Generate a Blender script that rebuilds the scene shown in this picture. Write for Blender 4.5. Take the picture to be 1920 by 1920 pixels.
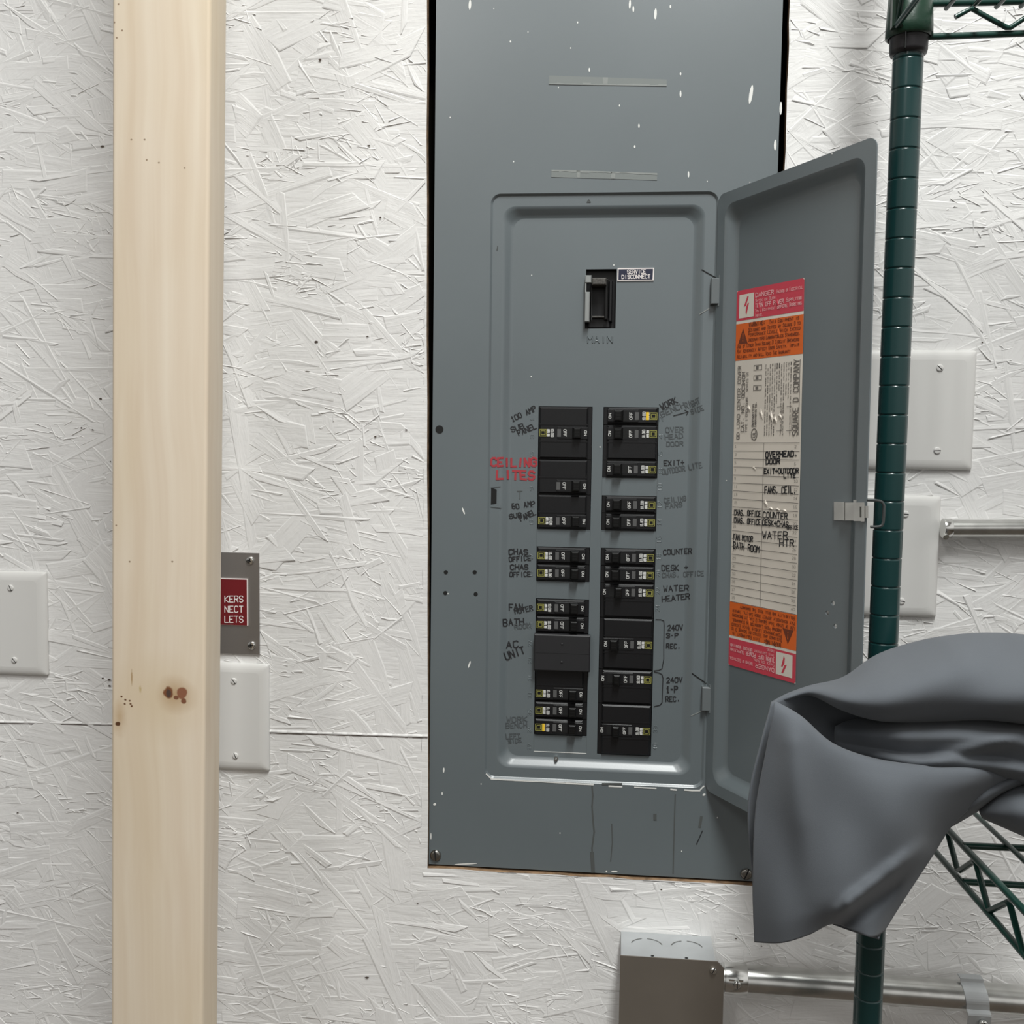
import bpy, bmesh, math, random
import numpy as np
from mathutils import Vector as V, Matrix
from mathutils.geometry import intersect_line_plane

random.seed(7)
rng = np.random.default_rng(11)
S0 = bpy.context.scene
COL = S0.collection
for o in list(bpy.data.objects):
    bpy.data.objects.remove(o)

# ------------------------------------------------------------------ camera
ZO = 1.45                                   # height of the top breaker row above the floor
F = 1923.0                                  # focal length for a 1920 px frame
CP = V((0.0515, -1.1132, -0.0339 + ZO))
YAW, PITCH, ROLL = -0.1006, -0.0727, 0.0125
fw = V((math.sin(YAW) * math.cos(PITCH), math.cos(YAW) * math.cos(PITCH), math.sin(PITCH)))
rt = fw.cross(V((0, 0, 1))).normalized()
up = rt.cross(fw)
rt, up = rt * math.cos(ROLL) + up * math.sin(ROLL), -rt * math.sin(ROLL) + up * math.cos(ROLL)
cam = bpy.data.cameras.new('camera')
cam.sensor_fit = 'HORIZONTAL'
cam.sensor_width = 36
cam.lens = 36 * F / 1920
cam.clip_start = 0.02
camo = bpy.data.objects.new('camera', cam)
COL.objects.link(camo)
M = Matrix((rt, up, -fw)).transposed().to_4x4()
M.translation = CP
camo.matrix_world = M
S0.camera = camo

# ------------------------------------------------------------------ light
S0.view_settings.view_transform = 'Standard'
S0.view_settings.look = 'None'
S0.view_settings.gamma = 1
S0.view_settings.use_curve_mapping = False
S0.view_settings.exposure = 0.04
wd = bpy.data.worlds.new('world')
S0.world = wd
wd.use_nodes = True
_nt = wd.node_tree
_bg = _nt.nodes['Background']
_tc = _nt.nodes.new('ShaderNodeTexCoord')
_sp = _nt.nodes.new('ShaderNodeSeparateXYZ')
_nt.links.new(_tc.outputs['Generated'], _sp.inputs[0])
_r = _nt.nodes.new('ShaderNodeValToRGB')           # the bright far half of the shop over its dark floor
_mr = _nt.nodes.new('ShaderNodeMapRange')
_mr.inputs[1].default_value, _mr.inputs[2].default_value = -0.5, 0.5
_nt.links.new(_sp.outputs['Z'], _mr.inputs[0])
_nt.links.new(_mr.outputs[0], _r.inputs[0])
_e = _r.color_ramp.elements
_e[0].position, _e[0].color = 0.40, (0.06, 0.048, 0.036, 1)
_e[1].position, _e[1].color = 0.62, (1.0, 0.99, 0.96, 1)
_mx = _nt.nodes.new('ShaderNodeMapRange')
_mx.inputs[1].default_value, _mx.inputs[2].default_value = -0.35, 0.35
_mx.inputs[3].default_value, _mx.inputs[4].default_value = 0.65, 1.45
_nt.links.new(_sp.outputs['X'], _mx.inputs[0])
_ml = _nt.nodes.new('ShaderNodeMath')
_ml.operation = 'MULTIPLY'
_ml.inputs[1].default_value = 0.55
_nt.links.new(_mx.outputs[0], _ml.inputs[0])
_nt.links.new(_r.outputs[0], _bg.inputs[0])
_nt.links.new(_ml.outputs[0], _bg.inputs[1])


def area(name, loc, rot, sx, sy, power, col):
    l = bpy.data.lights.new(name, 'AREA')
    l.shape = 'RECTANGLE'
    l.size, l.size_y = sx, sy
    l.energy = power
    l.color = col
    o = bpy.data.objects.new(name, l)
    COL.objects.link(o)
    o.location = loc
    o.rotation_euler = rot
    return o


area('ceiling_tube_and_fill_light', (0.34, -1.42, 3.40), (math.radians(5), 0, 0), 0.30, 1.2, 76, (0.98, 1.0, 0.98))
area('ceiling_tube_and_fill_light', (-1.0, -3.00, 3.40), (math.radians(10), 0, 0), 0.30, 1.2, 23, (1.0, 0.985, 0.96))  # added fill lamp, lifts the open door and the left of the wall

# ------------------------------------------------------------------ helpers


def ray(px, py):
    return fw + rt * ((px - 960) / F) - up * ((py - 960) / F)


def at(px, py, Y=0.0):
    d = ray(px, py)
    return CP + d * ((Y - CP.y) / d.y)


def on_plane(px, py, p, n):
    d = ray(px, py)
    return CP + d * ((p - CP).dot(n) / d.dot(n))


MATS = {}


def mat(name, col, rough=0.5, metal=0.0, spec=0.5, bump=None, var=None, coat=0.0, sheen=0.0):
    """bump=(scale,strength,distance[,stretch]); var=(scale, amount)"""
    if name in MATS:
        return MATS[name]
    m = bpy.data.materials.new(name)
    m.use_nodes = True
    nt = m.node_tree
    b = nt.nodes['Principled BSDF']
    b.inputs['Base Color'].default_value = (*col, 1)
    b.inputs['Roughness'].default_value = rough
    b.inputs['Metallic'].default_value = metal
    b.inputs['Specular IOR Level'].default_value = spec
    b.inputs['Coat Weight'].default_value = coat
    b.inputs['Sheen Weight'].default_value = sheen
    tc = nt.nodes.new('ShaderNodeTexCoord')
    if var:
        n = nt.nodes.new('ShaderNodeTexNoise')
        n.inputs['Scale'].default_value = var[0]
        n.inputs['Detail'].default_value = 5
        nt.links.new(tc.outputs['Object'], n.inputs['Vector'])
        r = nt.nodes.new('ShaderNodeMapRange')
        r.inputs[1].default_value = 0.3
        r.inputs[2].default_value = 0.7
        r.inputs[3].default_value = 1 - var[1]
        r.inputs[4].default_value = 1 + var[1]
        nt.links.new(n.outputs['Fac'], r.inputs[0])
        mx = nt.nodes.new('ShaderNodeVectorMath')
        mx.operation = 'SCALE'
        mx.inputs[0].default_value = col
        nt.links.new(r.outputs[0], mx.inputs['Scale'])
        nt.links.new(mx.outputs[0], b.inputs['Base Color'])
    if bump:
        n = nt.nodes.new('ShaderNodeTexNoise')
        n.inputs['Scale'].default_value = bump[0]
        n.inputs['Detail'].default_value = 4
        if len(bump) > 3:
            mp = nt.nodes.new('ShaderNodeMapping')
            mp.inputs['Scale'].default_value = bump[3]
            nt.links.new(tc.outputs['Object'], mp.inputs['Vector'])
            nt.links.new(mp.outputs[0], n.inputs['Vector'])
        else:
            nt.links.new(tc.outputs['Object'], n.inputs['Vector'])
        bp = nt.nodes.new('ShaderNodeBump')
        bp.inputs['Strength'].default_value = bump[1]
        bp.inputs['Distance'].default_value = bump[2]
        nt.links.new(n.outputs['Fac'], bp.inputs['Height'])
        nt.links.new(bp.outputs[0], b.inputs['Normal'])
    MATS[name] = m
    return m


class MB:
    def __init__(self):
        self.v, self.f, self.m, self.s = [], [], [], []
        self.ridge = 0
        self.lift = 0

    def add(self, vs, fs, mi=0, sm=False):
        k = len(self.v)
        self.v += [V(x) for x in vs]
        for f in fs:
            self.f.append([i + k for i in f])
            self.m.append(mi)
            self.s.append(sm)

    def quad(self, a, b, c, d, mi=0):
        self.add([a, b, c, d], [(0, 1, 2, 3)], mi)

    def box(self, x0, x1, y0, y1, z0, z1, mi=0, bev=0.0):
        """y0 is the front (towards the camera); bev chamfers the front edges"""
        b = bev
        if b <= 0:
            vs = [(x, y, z) for y in (y0, y1) for (x, z) in ((x0, z0), (x1, z0), (x1, z1), (x0, z1))]
            self.add(vs, [(0, 1, 2, 3), (7, 6, 5, 4), (0, 4, 5, 1), (1, 5, 6, 2), (2, 6, 7, 3), (3, 7, 4, 0)], mi)
        else:
            vs = []
            for (y, i) in ((y0, b), (y0 + b, 0), (y1, 0)):
                vs += [(x0 + i, y, z0 + i), (x1 - i, y, z0 + i), (x1 - i, y, z1 - i), (x0 + i, y, z1 - i)]
            fs = [(0, 1, 2, 3), (11, 10, 9, 8)]
            for r in (0, 4):
                for k in range(4):
                    fs.append((r + k, r + 4 + k, r + 4 + (k + 1) % 4, r + (k + 1) % 4))
            self.add(vs, fs, mi)

    def loft(self, rings, mi=0, sm=False, cap0=False, cap1=False, closed=True):
        n = len(rings[0])
        vs = [p for r in rings for p in r]
        fs = []
        for i in range(len(rings) - 1):
            for k in range(n if closed else n - 1):
                a, b = i * n + k, i * n + (k + 1) % n
                fs.append((a, b, b + n, a + n))
        self.add(vs, fs, mi, sm)
        if cap0:
            self.add(rings[0], [list(range(n))[::-1]], mi)
        if cap1:
            self.add(rings[-1], [list(range(n))], mi)

    def tube(self, pts, r, n=12, mi=0, caps=True):
        pts = [V(p) for p in pts]
        rings = []
        ref = None
        for i, p in enumerate(pts):
            t = (pts[min(i + 1, len(pts) - 1)] - pts[max(i - 1, 0)]).normalized()
            if ref is None:
                ref = V((0, 0, 1)) if abs(t.z) < 0.9 else V((1, 0, 0))
            a = (ref - t * ref.dot(t)).normalized()
            ref = a
            b = t.cross(a)
            rr = r[i] if isinstance(r, (list, tuple)) else r
            rings.append([p + (a * math.cos(2 * math.pi * k / n) + b * math.sin(2 * math.pi * k / n)) * rr for k in range(n)])
        self.loft(rings, mi, True, caps, caps)

    def disc(self, c, nrm, r, h, n=16, mi=0, dome=True):
        c, nrm = V(c), V(nrm).normalized()
        a = nrm.orthogonal().normalized()
        b = nrm.cross(a)
        prof = [(r, 0), (r, h * 0.4), (r * 0.85, h * 0.75), (r * 0.5, h * 0.97), (0.02 * r, h)] if dome else [(r, 0), (r, h), (0.02 * r, h)]
        self.loft([[c + nrm * y + (a * math.cos(2 * math.pi * k / n) + b * math.sin(2 * math.pi * k / n)) * q for k in range(n)] for q, y in prof], mi, dome)

    def fill(self, loops, mi=0):
        """flat fill between an outer loop and hole loops"""
        bm = bmesh.new()
        for lp in loops:
            vs = [bm.verts.new(p) for p in lp]
            for i in range(len(vs)):
                bm.edges.new((vs[i], vs[(i + 1) % len(vs)]))
        bmesh.ops.triangle_fill(bm, use_beauty=True, use_dissolve=False, edges=bm.edges[:])
        bm.verts.index_update()
        self.add([v.co.copy() for v in bm.verts], [[v.index for v in f.verts] for f in bm.faces], mi)
        bm.free()

    def stroke(self, S, pts, w, mi=0):
        """flat ribbon along pts (local 2-D), mapped to 3-D by S"""
        sub = getattr(S, 'sub', 0)
        if sub:
            q = [pts[0]]
            for (x0, y0), (x1, y1) in zip(pts, pts[1:]):
                k = max(1, int(math.hypot(x1 - x0, y1 - y0) / sub))
                q += [(x0 + (x1 - x0) * i / k, y0 + (y1 - y0) * i / k) for i in range(1, k + 1)]
            pts = q
        if self.ridge:
            for p, q in zip(pts, pts[1:]):
                self.tube([S(*p), S(*q)], self.ridge, 6, mi)
            return
        for (x0, y0), (x1, y1) in zip(pts, pts[1:]):
            dx, dy = x1 - x0, y1 - y0
            L = math.hypot(dx, dy) or 1e-9
            dx, dy = dx / L * w / 2, dy / L * w / 2
            e = 0.7
            q = [S(x0 - dx * e - dy, y0 - dy * e + dx), S(x1 + dx * e - dy, y1 + dy * e + dx),
                 S(x1 + dx * e + dy, y1 + dy * e - dx), S(x0 - dx * e + dy, y0 - dy * e - dx)]
            nn = (q[1] - q[0]).cross(q[2] - q[0])
            if nn.length > 1e-14:               # each pen stroke lies a hair above the one before it
                nn.normalize()
                if nn.dot(CP - q[0]) < 0:
                    nn = -nn
                self.lift = (self.lift + 1) % 24
                q = [p + nn * (self.lift * 8e-6) for p in q]
            self.quad(*q, mi)

    def poly(self, S, pts, mi=0):
        self.add([S(*p) for p in pts], [list(range(len(pts)))], mi)

    def build(self, name, mats, parent=None, smooth=None, weld=0.0):
        me = bpy.data.meshes.new(name)
        off = V((0, 0, 0))
        p = parent
        while p is not None:
            off += p.location
            p = p.parent
        me.from_pydata([(v - off)[:] for v in self.v], [], self.f)
        for mm in (mats if isinstance(mats, (list, tuple)) else [mats]):
            me.materials.append(mm)
        me.polygons.foreach_set('material_index', self.m)
        me.polygons.foreach_set('use_smooth', self.s if smooth is None else [smooth] * len(self.f))
        if weld:
            bm = bmesh.new()
            bm.from_mesh(me)
            bmesh.ops.remove_doubles(bm, verts=bm.verts[:], dist=weld)
            bmesh.ops.recalc_face_normals(bm, faces=bm.faces[:])
            bm.to_mesh(me)
            bm.free()
        me.update()
        o = bpy.data.objects.new(name, me)
        COL.objects.link(o)
        if parent is not None:
            o.parent = parent
        return o


def tag(o, label=None, cat=None, group=None, kind=None):
    for k, v in (('label', label), ('category', cat), ('group', group), ('kind', kind)):
        if v:
            o[k] = v
    return o


def empty(name, loc, label, cat, group=None):
    o = bpy.data.objects.new(name, None)
    o.empty_display_size = 0.05
    COL.objects.link(o)
    o.location = loc
    return tag(o, label, cat, group)


GLY = {'A': '002640|1232', 'B': '00063645443303|3342413000', 'C': '4536160501103041', 'D': '00062645412000',
       'E': '46060040|0333', 'F': '460600|0333', 'G': '45361605011030414323', 'H': '0006|4046|0343', 'I': '2026',
       'J': '4641301001', 'K': '0600|460340', 'L': '060040', 'M': '0006234640', 'N': '00064046',
       'O': '160501103041453616', 'P': '00063645443303', 'Q': '160501103041453616|2240', 'R': '00063645443303|2340',
       'S': '453616050413334241301001', 'T': '0646|2620', 'U': '060110304146', 'V': '062046', 'W': '0610233046',
       'X': '0640|0046', 'Y': '062346|2320', 'Z': '06460040', '0': '160501103041453616', '1': '142620|1030',
       '2': '051636454400 40'.replace(' ', ''), '3': '0516364544334241301001|1333', '4': '30360242',
       '5': '460603334241301001', '6': '3616040110304142330 3'.replace(' ', ''), '7': '064610',
       '8': '13040516364544331302011030414233', '9': '1030424536160504134 3'.replace(' ', ''),
       '.': '2021', ',': '2110', '-': '1333', '+': '0343|2125', '/': '0046', ':': '2122|2425', '!': '2626|2622|2021'}


def text(mb, S, s, x, y, h, w, ang=0.0, lw=None, mi=0, jit=0.0, small=0.74):
    """single-stroke lettering; x,y baseline start (y down), h cap height, w total width, ang degrees ccw"""
    n = len(s)
    adv = w / (n - 0.28) if n > 1 else w
    cw = adv * 0.72
    lw = lw or h * 0.16
    ca, sa = math.cos(math.radians(ang)), math.sin(math.radians(ang))
    for i, ch in enumerate(s):
        k = small if ch.islower() else 1.0
        g = GLY.get(ch.upper())
        if not g:
            continue
        oy = random.uniform(-jit, jit) * h * 0.8
        sh = random.uniform(-jit, jit) * 0.8
        for st in g.split('|'):
            pts = []
            for j in range(0, len(st), 2):
                gx, gy = int(st[j]) / 4 * cw, int(st[j + 1]) / 6 * h * k
                gx += gy * sh + random.uniform(-jit, jit) * h * 0.5
                gy += oy + random.uniform(-jit, jit) * h * 0.5
                a = i * adv + gx
                pts.append((x + a * ca - gy * sa * 1.0, y - a * sa - gy * ca))
            mb.stroke(S, pts, lw, mi)


def rrect(x0, x1, z0, z1, r, y, n=8):
    """rounded rectangle loop in a y plane"""
    out = []
    for cx, cz, a0 in ((x1 - r, z1 - r, 0), (x0 + r, z1 - r, 90), (x0 + r, z0 + r, 180), (x1 - r, z0 + r, 270)):
        for k in range(n + 1):
            a = math.radians(a0 + 90 * k / n)
            out.append(V((cx + r * math.cos(a), y, cz + r * math.sin(a))))
    return out


# ------------------------------------------------------------------ materials
def wall_material():
    m = bpy.data.materials.new('white_painted_osb')
    m.use_nodes = True
    nt = m.node_tree
    b = nt.nodes['Principled BSDF']
    b.inputs['Roughness'].default_value = 0.62
    b.inputs['Specular IOR Level'].default_value = 0.35
    tc = nt.nodes.new('ShaderNodeTexCoord')
    n1 = nt.nodes.new('ShaderNodeTexNoise')
    n1.inputs['Scale'].default_value = 7
    n1.inputs['Detail'].default_value = 6
    nt.links.new(tc.outputs['Object'], n1.inputs['Vector'])
    cr = nt.nodes.new('ShaderNodeValToRGB')
    cr.color_ramp.elements[0].position = 0.3
    cr.color_ramp.elements[0].color = (0.72, 0.71, 0.70, 1)
    cr.color_ramp.elements[1].position = 0.7
    cr.color_ramp.elements[1].color = (0.80, 0.79, 0.775, 1)
    nt.links.new(n1.outputs['Fac'], cr.inputs[0])
    nt.links.new(cr.outputs[0], b.inputs['Base Color'])
    # wood fibres showing through the paint, along each strand
    at_ = nt.nodes.new('ShaderNodeAttribute')
    at_.attribute_name = 'strand'
    prev = None
    for sc, lo, hi, st, ds in (((30, 330, 1), .50, .75, .30, .0005), ((14, 110, 1), .42, .8, .35, .0009), ((160, 160, 1), .35, .8, .18, .0006)):
        mp = nt.nodes.new('ShaderNodeMapping')
        mp.inputs['Scale'].default_value = sc
        nt.links.new(at_.outputs['Vector'], mp.inputs['Vector'])
        n = nt.nodes.new('ShaderNodeTexNoise')
        n.inputs['Scale'].default_value = 1.0
        n.inputs['Detail'].default_value = 3
        nt.links.new(mp.outputs[0], n.inputs['Vector'])
        r = nt.nodes.new('ShaderNodeMapRange')
        r.inputs[1].default_value = lo
        r.inputs[2].default_value = hi
        nt.links.new(n.outputs['Fac'], r.inputs[0])
        bp = nt.nodes.new('ShaderNodeBump')
        bp.inputs['Strength'].default_value = st
        bp.inputs['Distance'].default_value = ds
        nt.links.new(r.outputs[0], bp.inputs['Height'])
        if prev:
            nt.links.new(prev.outputs[0], bp.inputs['Normal'])
        prev = bp
    nt.links.new(prev.outputs[0], b.inputs['Normal'])
    return m


M_WALL = wall_material()
M_RAW = mat('raw_osb_edge', (0.24, 0.15, 0.085), 0.8, var=(90, 0.5))
M_DARK = mat('wall_cavity', (0.035, 0.028, 0.022), 0.9)
M_PANEL = mat('grey_enamel', (0.126, 0.149, 0.159), 0.33, spec=1.0, bump=(900, 0.06, 0.0004), var=(5, 0.05))
M_BLACK = mat('black_plastic', (0.007, 0.007, 0.008), 0.38, spec=0.5, bump=(1200, 0.15, 0.0003))
M_BLACK2 = mat('black_toggle_plastic', (0.006, 0.006, 0.006), 0.35, spec=0.4)
M_HOLE = mat('black_recess', (0.003, 0.003, 0.003), 0.8)
M_WPRINT = mat('white_print', (0.62, 0.62, 0.60), 0.6)
M_YPRINT = mat('olive_yellow_print', (0.26, 0.25, 0.06), 0.6)
M_YBRIGHT = mat('yellow_sticker', (0.85, 0.55, 0.03), 0.5)
M_WINDOW = mat('grey_trip_window', (0.10, 0.10, 0.10), 0.3)
M_INK = mat('black_marker', (0.012, 0.012, 0.014), 0.7)
M_FADE = mat('faded_marker', (0.070, 0.080, 0.085), 0.7)
M_RED = mat('red_marker', (0.36, 0.035, 0.045), 0.7)
M_SPECK = mat('white_paint_speck', (0.75, 0.75, 0.72), 0.5)
M_DRIP = mat('dried_drip', (0.074, 0.080, 0.078), 0.8)
M_ZINC = mat('zinc_steel', (0.60, 0.60, 0.58), 0.27, metal=1.0, var=(60, 0.12), bump=(300, 0.05, 0.0003))
M_GALV = mat('galvanised_steel', (0.50, 0.52, 0.53), 0.5, metal=0.5, var=(25, 0.08))
M_CHROME = mat('bright_screw_steel', (0.70, 0.70, 0.68), 0.22, metal=1.0)
M_PLATE = mat('white_plastic_plate', (0.68, 0.67, 0.65), 0.30, spec=0.5)
M_BRUSH = mat('brushed_steel_plate', (0.42, 0.40, 0.39), 0.45, metal=1.0, bump=(200, 0.15, 0.0003, (1, 1, 25)))
M_SIGNRED = mat('red_engraved_sign', (0.16, 0.010, 0.014), 0.4)
M_SIGNWHITE = mat('sign_white', (0.82, 0.76, 0.74), 0.5)
M_NAVY = mat('navy_plate', (0.018, 0.020, 0.045), 0.4)
M_GREEN = mat('green_epoxy', (0.006, 0.036, 0.036), 0.26, spec=0.55, bump=(120, 0.05, 0.0005))
M_GREEN2 = mat('green_epoxy_wire', (0.008, 0.045, 0.034), 0.28, spec=0.55)
M_SLEEVE = mat('dark_plastic_sleeve', (0.016, 0.014, 0.016), 0.4)
M_TAPE = mat('old_clear_tape', (0.20, 0.218, 0.212), 0.35)
M_TAPE2 = mat('tape_overlap', (0.26, 0.275, 0.265), 0.35)
M_PAPER = mat('aged_label_paper', (0.72, 0.66, 0.58), 0.55, var=(14, 0.08))
M_PINK = mat('pink_red_print', (0.60, 0.055, 0.085), 0.45)
M_ORANGE = mat('orange_print', (0.72, 0.135, 0.018), 0.45)
M_ORTXT = mat('dark_orange_text', (0.16, 0.035, 0.012), 0.6)
M_PKTXT = mat('pale_pink_text', (0.80, 0.42, 0.43), 0.6)
M_LINE = mat('grey_print', (0.16, 0.145, 0.13), 0.7)
M_CLOTH = mat('grey_woven_cloth', (0.112, 0.123, 0.138), 0.85, spec=0.2, bump=(1500, 0.25, 0.0004), sheen=0.15)
M_FLOOR = mat('brown_floor', (0.060, 0.042, 0.028), 0.6, var=(3, 0.2))
M_CEIL = mat('white_ceiling', (0.7, 0.69, 0.67), 0.8)


def wood_material():
    m = bpy.data.materials.new('pine_lumber')
    m.use_nodes = True
    nt = m.node_tree
    L = nt.links.new
    b = nt.nodes['Principled BSDF']
    b.inputs['Roughness'].default_value = 0.55
    tc = nt.nodes.new('ShaderNodeTexCoord')
    # slow vertical drift of the grain
    wn = nt.nodes.new('ShaderNodeTexNoise')
    wn.inputs['Scale'].default_value = 3.0
    L(tc.outputs['Object'], wn.inputs['Vector'])
    ad = nt.nodes.new('ShaderNodeVectorMath')
    ad.operation = 'MULTIPLY_ADD'
    ad.inputs[1].default_value = (0.05, 0.05, 0.0)
    L(wn.outputs['Color'], ad.inputs[0])
    L(tc.outputs['Object'], ad.inputs[2])
    mp = nt.nodes.new('ShaderNodeMapping')
    mp.inputs['Scale'].default_value = (75, 75, 1.1)
    L(ad.outputs[0], mp.inputs['Vector'])
    n = nt.nodes.new('ShaderNodeTexNoise')
    n.inputs['Scale'].default_value = 1
    n.inputs['Detail'].default_value = 4
    L(mp.outputs[0], n.inputs['Vector'])
    cr = nt.nodes.new('ShaderNodeValToRGB')
    cr.color_ramp.elements[0].position = 0.3
    cr.color_ramp.elements[0].color = (0.70, 0.575, 0.44, 1)
    cr.color_ramp.elements[1].position = 0.72
    cr.color_ramp.elements[1].color = (0.79, 0.69, 0.56, 1)
    L(n.outputs['Fac'], cr.inputs[0])
    cur = cr.outputs[0]

    # broad tonal patches
    n2 = nt.nodes.new('ShaderNodeTexNoise')
    n2.inputs['Scale'].default_value = 9
    n2.inputs['Detail'].default_value = 3
    mp2 = nt.nodes.new('ShaderNodeMapping')
    mp2.inputs['Scale'].default_value = (1, 1, 0.35)
    L(tc.outputs['Object'], mp2.inputs['Vector'])
    L(mp2.outputs[0], n2.inputs['Vector'])
    r2 = nt.nodes.new('ShaderNodeMapRange')
    r2.inputs[1].default_value = 0.42
    r2.inputs[2].default_value = 0.75
    r2.inputs[4].default_value = 0.5
    L(n2.outputs['Fac'], r2.inputs[0])
    mx = nt.nodes.new('ShaderNodeMix')
    mx.data_type = 'RGBA'
    mx.inputs[7].default_value = (0.68, 0.55, 0.35, 1)
    L(r2.outputs[0], mx.inputs[0])
    L(cur, mx.inputs[6])
    cur = mx.outputs[2]

    def spot(px, py, rx, rz, col, soft, amt=1.0, nz=0.35):
        nonlocal cur
        p = at(px, py, POST_Y)
        sub = nt.nodes.new('ShaderNodeVectorMath')
        sub.operation = 'SUBTRACT'
        L(tc.outputs['Object'], sub.inputs[0])
        sub.inputs[1].default_value = p - POST_O
        ml = nt.nodes.new('ShaderNodeVectorMath')
        ml.operation = 'MULTIPLY'
        ml.inputs[1].default_value = (1 / rx, 12.0, 1 / rz)
        L(sub.outputs[0], ml.inputs[0])
        ln = nt.nodes.new('ShaderNodeVectorMath')
        ln.operation = 'LENGTH'
        L(ml.outputs[0], ln.inputs[0])
        ns = nt.nodes.new('ShaderNodeTexNoise')
        ns.inputs['Scale'].default_value = 0.6 / rx
        L(tc.outputs['Object'], ns.inputs['Vector'])
        ma = nt.nodes.new('ShaderNodeMath')
        ma.operation = 'MULTIPLY_ADD'
        L(ns.outputs['Fac'], ma.inputs[0])
        ma.inputs[1].default_value = nz * 2
        L(ln.outputs['Value'], ma.inputs[2])
        r = nt.nodes.new('ShaderNodeMapRange')
        r.inputs[1].default_value = 1.0 + nz
        r.inputs[2].default_value = 1.0 + nz - soft
        r.inputs[4].default_value = amt
        L(ma.outputs[0], r.inputs[0])
        x = nt.nodes.new('ShaderNodeMix')
        x.data_type = 'RGBA'
        x.inputs[7].default_value = (*col, 1)
        L(r.outputs[0], x.inputs[0])
        L(cur, x.inputs[6])
        cur = x.outputs[2]

    spot(300, 1315, 0.055, 0.045, (0.66, 0.53, 0.36), 0.9, 0.7)
    spot(330, 1302, 0.022, 0.018, (0.42, 0.26, 0.12), 0.9, 0.75)
    spot(224, 1345, 0.008, 0.020, (0.45, 0.29, 0.14), 0.9, 0.6)
    spot(316, 1298, 0.0052, 0.0062, (0.20, 0.075, 0.03), 0.25)
    spot(316, 1300, 0.0028, 0.0045, (0.075, 0.045, 0.035), 0.4)
    spot(341, 1299, 0.0056, 0.0060, (0.26, 0.105, 0.055), 0.25)
    spot(344, 1314, 0.0030, 0.0032, (0.20, 0.08, 0.04), 0.3)
    spot(330, 1308, 0.0030, 0.0020, (0.20, 0.08, 0.04), 0.3)
    spot(221, 1357, 0.0028, 0.0024, (0.10, 0.04, 0.015), 0.4)
    for px, py in ((228, 1306), (235, 1312), (234, 1320), (243, 1314), (245, 1320), (247, 1324)):
        spot(px, py, 0.0013, 0.0012, (0.14, 0.06, 0.025), 0.5)
    for px, py in ((246, 262), (271, 262), (275, 300), (298, 305), (346, 315), (229, 57), (219, 71), (214, 42), (222, 8), (243, 1053), (323, 1053), (387, 1294), (412, 445), (218, 985)):
        spot(px, py, 0.0012, 0.0011, (0.25, 0.16, 0.09), 0.6, 0.9)
    spot(247, 1270, 0.0012, 0.009, (0.36, 0.22, 0.09), 0.7, 0.8)
    spot(263, 1292, 0.0016, 0.004, (0.45, 0.33, 0.12), 0.7, 0.7)
    L(cur, b.inputs['Base Color'])
    bp = nt.nodes.new('ShaderNodeBump')
    bp.inputs['Strength'].default_value = 0.12
    bp.inputs['Distance'].default_value = 0.0006
    L(n.outputs['Fac'], bp.inputs['Height'])
    L(bp.outputs[0], b.inputs['Normal'])
    return m


# ------------------------------------------------------------------ room shell
WY = -0.005                                 # front of the painted OSB sheathing


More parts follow.
